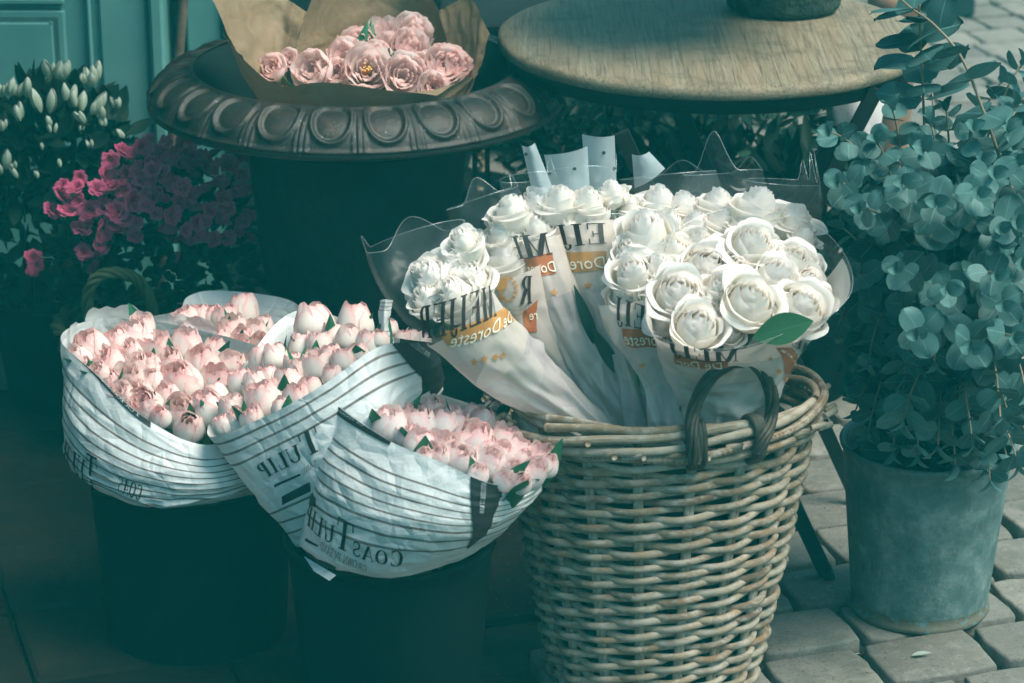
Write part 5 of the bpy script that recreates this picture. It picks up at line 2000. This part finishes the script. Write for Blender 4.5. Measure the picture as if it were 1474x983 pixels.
euc_branch(low, 'dark eucalyptus branch rising past the right edge of the tabletop', .060, .72, .03, 78, tipsize=.95)


# ================================================================== azaleas
def mound(mb, c, rx, ry, rz, n, ln, w, mat=0, seed=0, up=.3, shell=(.55, 1.0), zlo=-.3):
    rd = random.Random(seed)
    for i in range(n):
        while True:
            v = np.array([rd.gauss(0, 1), rd.gauss(0, 1), rd.gauss(0, 1)])
            v /= np.linalg.norm(v)
            if v[2] > zlo:
                break
        k = rd.uniform(*shell)
        p = np.array(c) + v * np.array([rx, ry, rz]) * k
        d = v + np.array([rd.gauss(0, .6), rd.gauss(0, .6), rd.gauss(up, .5)])
        d /= np.linalg.norm(d)
        l = ln * rd.uniform(.6, 1.2)
        lance(mb, p, p + d * l, v + np.array([rd.gauss(0, .4), rd.gauss(0, .4), .5]), w * rd.uniform(.7, 1.2), mat, rd.random(), 6, -.12, .2)


def ruffle_bloom(seed, size=.03, n=9):
    rd = random.Random(seed)
    mb = MB()
    for i in range(n):
        ph = i * 2.4 + rd.uniform(-.3, .3)
        RR = size * .5 * rd.uniform(.55, 1.05)
        H = size * .5 * rd.uniform(.5, 1.0) * (1.1 - .5 * RR / (size * .5))
        def prof(t, RR=RR, H=H):
            return RR * t ** .8 + .001, H * math.sin(t * 1.9)
        petal(mb, prof, ph, .8, rd.random() * .8, 0, size * .06, 0, 8, 6, seed * 3 + i, 0, .45, .8)
    return mb.mesh('blossom', [MT['azalea_pink']])


def bud_bloom(seed):
    rd = random.Random(seed)
    mb = MB()
    for i in range(rd.choice((3, 4, 5))):
        o = np.array([rd.uniform(-.010, .010), rd.uniform(-.008, .008), rd.uniform(-.004, .004)])
        H = rd.uniform(.022, .036)
        Rr = H * .22
        def prof(t, H=H, Rr=Rr):
            return max(.0006, Rr * math.sin(PI * min(.985, .12 + .86 * t)) ** .8), H * t
        m2 = MB()
        for k in range(4):
            petal(m2, prof, k * 1.57 + rd.random(), .85, rd.random() * .3, .3, .0004, 0, 5, 6, seed + k)
        tl = o * 12
        for V_ in m2.v:
            V_ += o
            V_[:, 0] += V_[:, 2] * tl[0] * 2
            V_[:, 1] += V_[:, 2] * tl[1] * 2
        k0 = 0
        for V_, uv_, t_ in zip(m2.v, m2.uv, m2.t):
            pass
        mb.add(np.concatenate(m2.v), m2.f, 0, np.concatenate(m2.uv), np.concatenate(m2.t))
    return mb.mesh('blossom', [MT['azalea_white']])


# pink azalea in its basket
pc = W(205, 330, 4.22)
az = thing('pink_azalea', 'bushy azalea covered in magenta pink blossoms in front of the pale panelling', 'plant', (pc[0], pc[1], .16))
mb = MB()
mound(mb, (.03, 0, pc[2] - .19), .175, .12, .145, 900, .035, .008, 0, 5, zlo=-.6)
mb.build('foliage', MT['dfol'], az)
RB = [ruffle_bloom(s_, .034, 18) for s_ in range(6)]
PKB = [(178, 222, 30), (205, 214, 28), (160, 232, 26), (88, 290, 34), (110, 275, 30), (75, 305, 26), (100, 308, 30), (128, 300, 32), (150, 255, 32), (165, 275, 34), (140, 275, 30), (185, 255, 30), (200, 245, 26), (215, 235, 26), (170, 305, 34), (190, 290, 34), (150, 300, 30), (120, 330, 30), (145, 330, 32), (170, 335, 30), (155, 360, 32), (125, 378, 28), (140, 385, 26), (120, 365, 26), (48, 372, 24), (55, 385, 24), (46, 388, 20), (200, 325, 26), (195, 345, 26), (235, 250, 30), (225, 265, 30), (245, 235, 26), (250, 265, 26), (262, 205, 26), (280, 200, 28), (300, 202, 26), (272, 222, 28), (290, 230, 28), (255, 290, 28), (245, 310, 28), (275, 255, 26), (300, 250, 26), (315, 240, 24), (320, 265, 24), (240, 335, 26), (255, 350, 26), (258, 372, 20), (300, 300, 26), (285, 320, 24), (330, 300, 24), (340, 225, 24), (325, 215, 26), (350, 250, 22), (355, 275, 22), (310, 345, 22), (340, 330, 22), (358, 345, 22), (360, 310, 20), (215, 205, 24), (228, 222, 24), (115, 255, 20), (270, 280, 24), (210, 300, 24), (220, 280, 28), (265, 330, 22), (350, 200, 20), (180, 320, 26), (92, 270, 24), (240, 205, 20), (195, 230, 24), (135, 315, 26), (160, 318, 24), (180, 275, 24), (225, 310, 22), (285, 280, 22), (300, 320, 22), (235, 290, 22), (115, 292, 24), (140, 350, 24), (200, 270, 24), (268, 240, 22), (330, 235, 26), (345, 280, 26), (320, 285, 26), (350, 320, 24), (330, 345, 24), (365, 230, 24), (365, 260, 22), (300, 275, 26), (285, 240, 26), (310, 225, 26), (275, 300, 26), (290, 345, 24), (262, 270, 26), (238, 222, 26), (320, 320, 24), (270, 350, 22), (340, 205, 22), (250, 225, 24), (205, 260, 26), (220, 245, 26)]
apc = np.array([pc[0], pc[1], .16])
for i, (px, py, s) in enumerate(PKB):
    dx, dy = (px - 205) / 165, (py - 320) / 130
    Y = 4.22 - .12 * math.sqrt(max(0, 1 - min(1, dx * dx + dy * dy))) + random.uniform(-.02, .02)
    p = W(px, py, Y)
    b = inst('blossom', RB[i % 6], az, p - apc)
    b.rotation_euler = (R(45) + random.uniform(-.8, .8), random.uniform(-.8, .8), random.uniform(-.9, .9))
    b.scale = (s / FPX * proj(p)[2] / .034 * 1.05,) * 3
pb = thing('handled_basket', 'green-stained wicker basket with an arched handle under the pink azalea', 'basket', (pc[0] - .01, pc[1] - .02, 0))
mb = MB()
hb = .20
for k in range(15):
    z = .01 + k * .0135
    a = np.linspace(0, 2 * PI, 90, endpoint=False)
    rr = .10 + .03 * z / hb + .004 * np.cos(a * 8 + PI * (k % 2))
    mb.tube(np.stack([rr * np.cos(a), rr * np.sin(a), np.full(90, z)], -1), .006, 6, 0, random.random(), closed=True)
for k in range(3):
    a = np.linspace(0, 2 * PI, 90, endpoint=False)
    rr = .134 + .006 * np.cos(a * 7 + k * 2.1)
    mb.tube(np.stack([rr * np.cos(a), rr * np.sin(a), .215 + .006 * np.sin(a * 7 + k * 2.1)], -1), .0065, 6, 0, random.random(), closed=True)
mb.build('weave', MT['olive_wicker'], pb)
mb = MB()
mb.lathe([(0, .03), (.10, .03), (.122, .20), (0, .202)], 40)
mb.build('soil_ball', MT['soil'], pb)
hp = np.array([W(128, 462, 4.10), W(126, 425, 4.08), W(142, 398, 4.07), W(172, 393, 4.07), W(200, 405, 4.08), W(216, 432, 4.09), W(222, 466, 4.11)]) - np.array([pc[0] - .01, pc[1] - .02, 0])
tt = np.linspace(0, len(hp) - 1.001, 70)
ii = np.floor(tt).astype(int)
g_ = lambda k: hp[np.clip(k, 0, len(hp) - 1)]
pth = cr(g_(ii - 1), g_(ii), g_(ii + 1), g_(ii + 2), (tt - ii)[:, None])
mb = MB()
T = np.gradient(pth, axis=0)
T /= np.linalg.norm(T, axis=1)[:, None]
A_ = np.cross(T, (0.1, -1, 0))
A_ /= np.linalg.norm(A_, axis=1)[:, None]
B_ = np.cross(T, A_)
for k in range(4):
    th = 2 * PI * k / 4 + np.linspace(0, 16, 70)
    mb.tube(pth + (A_ * np.cos(th)[:, None] + B_ * np.sin(th)[:, None]) * .006, .0045, 6, 0, random.random())
mb.build('handle', MT['olive_wicker'], pb)

# white azalea
wc = W(70, 235, 4.40)
wz = thing('white_azalea', 'dark glossy plant with white pointed buds against the pale panelling', 'plant', (wc[0], wc[1], 0))
mb = MB()
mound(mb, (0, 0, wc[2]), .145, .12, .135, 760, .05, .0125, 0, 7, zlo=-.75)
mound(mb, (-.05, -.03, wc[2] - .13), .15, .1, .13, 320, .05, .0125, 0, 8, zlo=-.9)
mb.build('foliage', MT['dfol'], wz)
mb = MB()
mb.tube([(0, 0, .18), (.01, 0, .25), (0, .01, wc[2] - .02)], .008, 7)
mb.build('trunk', MT['eucstem'], wz)
mb = MB()
mb.lathe([(0, 0), (.09, 0), (.115, .19), (.12, .2), (.11, .2), (.1, .18), (0, .18)], 40)
mb.build('pot', MT['bucket'], wz)
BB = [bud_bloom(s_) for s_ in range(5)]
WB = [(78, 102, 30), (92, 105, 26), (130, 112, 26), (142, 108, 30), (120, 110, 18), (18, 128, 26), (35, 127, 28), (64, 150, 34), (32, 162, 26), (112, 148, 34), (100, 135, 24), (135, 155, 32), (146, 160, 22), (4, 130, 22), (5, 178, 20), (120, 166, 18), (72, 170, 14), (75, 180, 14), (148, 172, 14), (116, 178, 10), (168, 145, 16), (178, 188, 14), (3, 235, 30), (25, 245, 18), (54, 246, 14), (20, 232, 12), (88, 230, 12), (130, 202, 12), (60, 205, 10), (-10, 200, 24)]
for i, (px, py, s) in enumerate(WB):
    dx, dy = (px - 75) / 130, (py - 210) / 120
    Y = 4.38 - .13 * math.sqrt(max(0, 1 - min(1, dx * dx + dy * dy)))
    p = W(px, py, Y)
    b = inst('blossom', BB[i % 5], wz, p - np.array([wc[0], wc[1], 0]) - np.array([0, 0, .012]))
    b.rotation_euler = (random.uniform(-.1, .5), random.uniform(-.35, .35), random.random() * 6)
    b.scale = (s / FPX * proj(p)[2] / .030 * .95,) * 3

# ================================================================== things behind and under the table
def shrub(name, label, px, py, Y, r, n, seed, mat='dfol2', ln=.06, w=.011, pot='bucket', tall=1.0):
    c = W(px, py, Y)
    t = thing(name, label, 'plant', (c[0], c[1], 0), None)
    mb = MB()
    mound(mb, (0, 0, c[2]), r, r * .8, r * tall, n, ln, w, 0, seed, zlo=-.8, shell=(.45, 1.05))
    mb.build('foliage', MT[mat], t)
    ph = max(.12, c[2] - r * tall * .75)
    mb = MB()
    mb.lathe([(0, 0), (r * .5, 0), (r * .62, ph - .02), (r * .66, ph), (r * .58, ph), (r * .55, ph - .03), (0, ph - .03)], 40)
    mb.build('pot', MT[pot], t)
    mb = MB()
    mb.tube([(0, 0, ph - .03), (.01, .01, ph + .06), (0, 0, c[2])], .007, 6)
    mb.build('stem', MT['eucstem'], t)


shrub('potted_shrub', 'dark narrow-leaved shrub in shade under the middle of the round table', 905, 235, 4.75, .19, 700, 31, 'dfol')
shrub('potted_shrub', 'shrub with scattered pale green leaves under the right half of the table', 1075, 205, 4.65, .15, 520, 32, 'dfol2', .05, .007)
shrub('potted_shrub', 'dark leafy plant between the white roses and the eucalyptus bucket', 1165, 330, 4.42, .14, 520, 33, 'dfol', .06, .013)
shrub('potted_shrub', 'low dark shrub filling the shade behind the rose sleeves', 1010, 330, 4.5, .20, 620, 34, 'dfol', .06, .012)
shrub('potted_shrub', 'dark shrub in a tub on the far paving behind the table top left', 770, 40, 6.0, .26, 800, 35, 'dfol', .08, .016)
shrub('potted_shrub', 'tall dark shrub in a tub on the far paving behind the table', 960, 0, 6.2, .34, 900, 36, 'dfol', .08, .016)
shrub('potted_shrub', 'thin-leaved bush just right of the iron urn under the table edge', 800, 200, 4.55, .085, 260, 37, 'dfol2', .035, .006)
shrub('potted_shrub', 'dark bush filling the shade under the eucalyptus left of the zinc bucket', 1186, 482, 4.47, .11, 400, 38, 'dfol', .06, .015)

shrub('potted_shrub', 'dark shrub added to dim the gap between the bars of the plant stand', 690, 235, 5.3, .11, 110, 39, 'dfol', .08, .014)  # put in to darken the lit paving behind the stand

# low plant stand whose black uprights show beside the urn
ps = W(690, 250, 4.55)
t = thing('plant_stand', 'black metal plant stand with upright bars seen in the gap right of the urn', 'stand', (ps[0], ps[1], 0))
for dx, dy in ((-.008, 0), (.014, .01), (-.06, .2), (.14, .2)):
    mb = MB()
    mb.box((dx - .0045, dy - .0045, 0), (dx + .0045, dy + .0045, .62))
    mb.build('upright', MT['iron'], t, False)
mb = MB()
mb.box((-.07, -.02, .62), (.16, .22, .635), 0, None, .5, .003)
mb.build('shelf', MT['iron'], t, False)
mb = MB()
mb.box((-.07, .0, .17), (.16, .008, .18))
mb.box((-.07, .19, .15), (.16, .2, .16))
mb.build('crossbar', MT['iron'], t, False)

# stone planter standing on the table, its unseen plant added to shade the tabletop
pp = W(1127, 8, 4.14)
tz = TC[2]
pq = G(1127, 12, tz)
t = thing('stone_planter', 'dark rough stone planter standing on the round wooden table', 'planter', (pq[0], pq[1] + .0, tz))
mb = MB()
def rough(P, a):
    P = P.copy()
    k = 1 + .02 * vn(a[:, None] * 9, P[..., 2] * 120) + .012 * vn(a[:, None] * 25, P[..., 2] * 300 + 7)
    P[..., 0] *= k
    P[..., 1] *= k
    return P
mb.lathe([(0, .001), (.082, .001), (.092, .008)] + [(.092 + .02 * s, .008 + .15 * s) for s in np.linspace(.05, 1, 20)] + [(.114, .162), (.105, .165), (.1, .15), (0, .148)], 90, fn=rough)
mb.build('body', MT['stonepot'], t)
mb = MB()
mound(mb, (0, .02, .26), .15, .15, .10, 500, .06, .013, 0, 55, zlo=-.5, shell=(.2, 1.0))
mound(mb, (.345 - pq[0], 4.14 - pq[1], .36), .19, .24, .19, 2600, .065, .016, 0, 56, zlo=-.95, shell=(.1, 1.0))  # unseen foliage placed towards the sun to darken the table's left side
mb.build('foliage', MT['dfol'], t)
mb = MB()
mb.tube(bez(np.array([0, 0, .14]), np.array([0, 0, .3]), np.array([-.05, -.1, .32]), np.array([.30 - pq[0], 4.12 - pq[1], .38]), 10), .008, 7)  # added stem reaching out to the shading foliage
mb.build('stem', MT['eucstem'], t)

# terracotta pot, white wrapped pot and dark post beyond the table
c = W(1283, 130, 4.95)
t = thing('terracotta_pot', 'tall terracotta pot just showing behind the right edge of the round table', 'pot', (c[0], c[1], 0))
mb = MB()
mb.lathe([(0, 0), (.028, 0), (.036, .28), (.046, .56), (.052, .57), (.052, .60), (.042, .60), (.04, .55), (0, .54)], 48)
mb.build('body', MT['terra'], t)
c = W(1232, 145, 4.62)
t = thing('wrapped_pot', 'small plant pot wrapped in whitish paper standing in the shade under the table edge', 'pot', (c[0], c[1], 0))
mb = MB()
def crum(P, a):
    P = P.copy()
    k = 1 + .09 * vn(a[:, None] * 4, P[..., 2] * 14) + .06 * np.sin(a * 7)[:, None] * np.clip(P[..., 2:3][..., 0] - .3, 0, 1) * 3
    P[..., 0] *= k
    P[..., 1] *= k
    P[..., 2] += .03 * np.clip(P[..., 2] - .42, 0, 1) * 10 * vn(a[:, None] * 5, a[:, None] * 0)
    return P
mb.lathe([(0, .30), (.03, .30), (.038, .36), (.048, .44), (.058, .52), (.054, .525), (.04, .44), (0, .42)], 64, fn=crum)
mb.build('paper', MT['whitepot'], t)
mb = MB()
mb.lathe([(0, 0), (.05, 0), (.05, .015), (.012, .03), (.012, .28), (.045, .295), (.045, .302), (0, .302)], 32)
mb.build('stand', MT['iron'], t)
g0 = G(1387, 27)
t = thing('bollard', 'dark square post standing on the far paving at the top right', 'post', (g0[0], g0[1] + .06, 0))
mb = MB()
mb.box((-.03, -.05, 0), (.032, .05, .75), 0, None, .5, .008)
mb.build('shaft', MT['dark_wall'], t, False)
mb = MB()
mb.box((-.036, -.056, .752), (.038, .056, .78), 0, None, .5, .008)
mb.build('cap', MT['dark_wall'], t, False)

# litter on the paving
for (px, py, ln, lab) in ((1327, 945, .028, 'pale fallen petal lying on the paving in front of the zinc bucket'), (1234, 944, .008, 'tiny white petal scrap lying in the paving joint left of the zinc bucket')):
    p = G(px, py, .006)
    mb = MB()
    lance(mb, (-ln / 2, 0, .002), (ln / 2, ln * .18, .004), (0, -.3, 1), ln * .13, 0, .5, 8, .08, .3)
    o = mb.build('fallen_petal', MT['petalpale'], None, True, p)
    tag(o, lab, 'petal')

# ================================================================== light, sky, added haze
w = bpy.data.worlds.new('World')
sc.world = w
w.use_nodes = True
nt = w.node_tree
bg = nt.nodes['Background']
sky = nt.nodes.new('ShaderNodeTexSky')
sky.sky_type = 'NISHITA'
sky.sun_disc = False
SUN_EL, SUN_AZ = R(60), R(118)       # azimuth clockwise from +Y
sky.sun_elevation = SUN_EL
sky.sun_rotation = SUN_AZ
sky.air_density, sky.dust_density, sky.ozone_density = 1.0, 3.0, 1.0
tn = mixc(nt, 1.0, sky.outputs[0], SKYTINT, 'MULTIPLY')
L(nt, tn, bg.inputs[0])
bg.inputs[1].default_value = SKYS
sl = bpy.data.lights.new('sun', 'SUN')
sl.energy = SUNE
sl.angle = R(32)
sl.color = (1.0, .93, .84)
so = bpy.data.objects.new('sun', sl)
COL.objects.link(so)
dv = Vector((math.sin(SUN_AZ) * math.cos(SUN_EL), math.cos(SUN_AZ) * math.cos(SUN_EL), math.sin(SUN_EL)))
so.rotation_euler = dv.to_track_quat('Z', 'Y').to_euler()

if ADDED_HAZE > 0:  # teal volume added to lift the blacks, not real mist
    m, nt, out = nmat('black_lift_haze')
    v = nt.nodes.new('ShaderNodeVolumePrincipled')
    v.inputs['Color'].default_value = HAZECOL + (1,)
    v.inputs['Density'].default_value = ADDED_HAZE
    v.inputs['Absorption Color'].default_value = (1, 1, 1, 1)
    L(nt, v.outputs[0], out.inputs['Volume'])
    mb = MB()
    mb.box((-45, -8, -1.1), (45, 62, 3.2))
    o = mb.build('haze', m, smooth=False)
    o['kind'] = 'stuff'

sc.view_settings.view_transform = 'Standard'
sc.view_settings.look = 'None'
sc.view_settings.gamma = 1
sc.view_settings.exposure = EXPO
sc.render.film_transparent = False
cy = sc.cycles
cy.use_denoising = True
cy.transparent_max_bounces = 24
cy.max_bounces = 7
cy.diffuse_bounces = 4
cy.glossy_bounces = 3
cy.transmission_bounces = 4
cy.volume_bounces = 0
cy.caustics_reflective = cy.caustics_refractive = False

# put the origin of every single-mesh thing at its foot
for o in list(COL.objects):
    if o.type == 'MESH' and o.parent is None and o.get('category'):
        n_ = len(o.data.vertices)
        co_ = np.empty(n_ * 3, dtype=np.float32)
        o.data.vertices.foreach_get('co', co_)
        co_ = co_.reshape(-1, 3)
        org_ = np.array([co_[:, 0].mean(), co_[:, 1].mean(), co_[:, 2].min()])
        if o.location.length > 0:
            continue
        o.data.vertices.foreach_set('co', (co_ - org_).astype(np.float32).ravel())
        o.location = org_
        for ch in o.children:
            ch.location = -org_
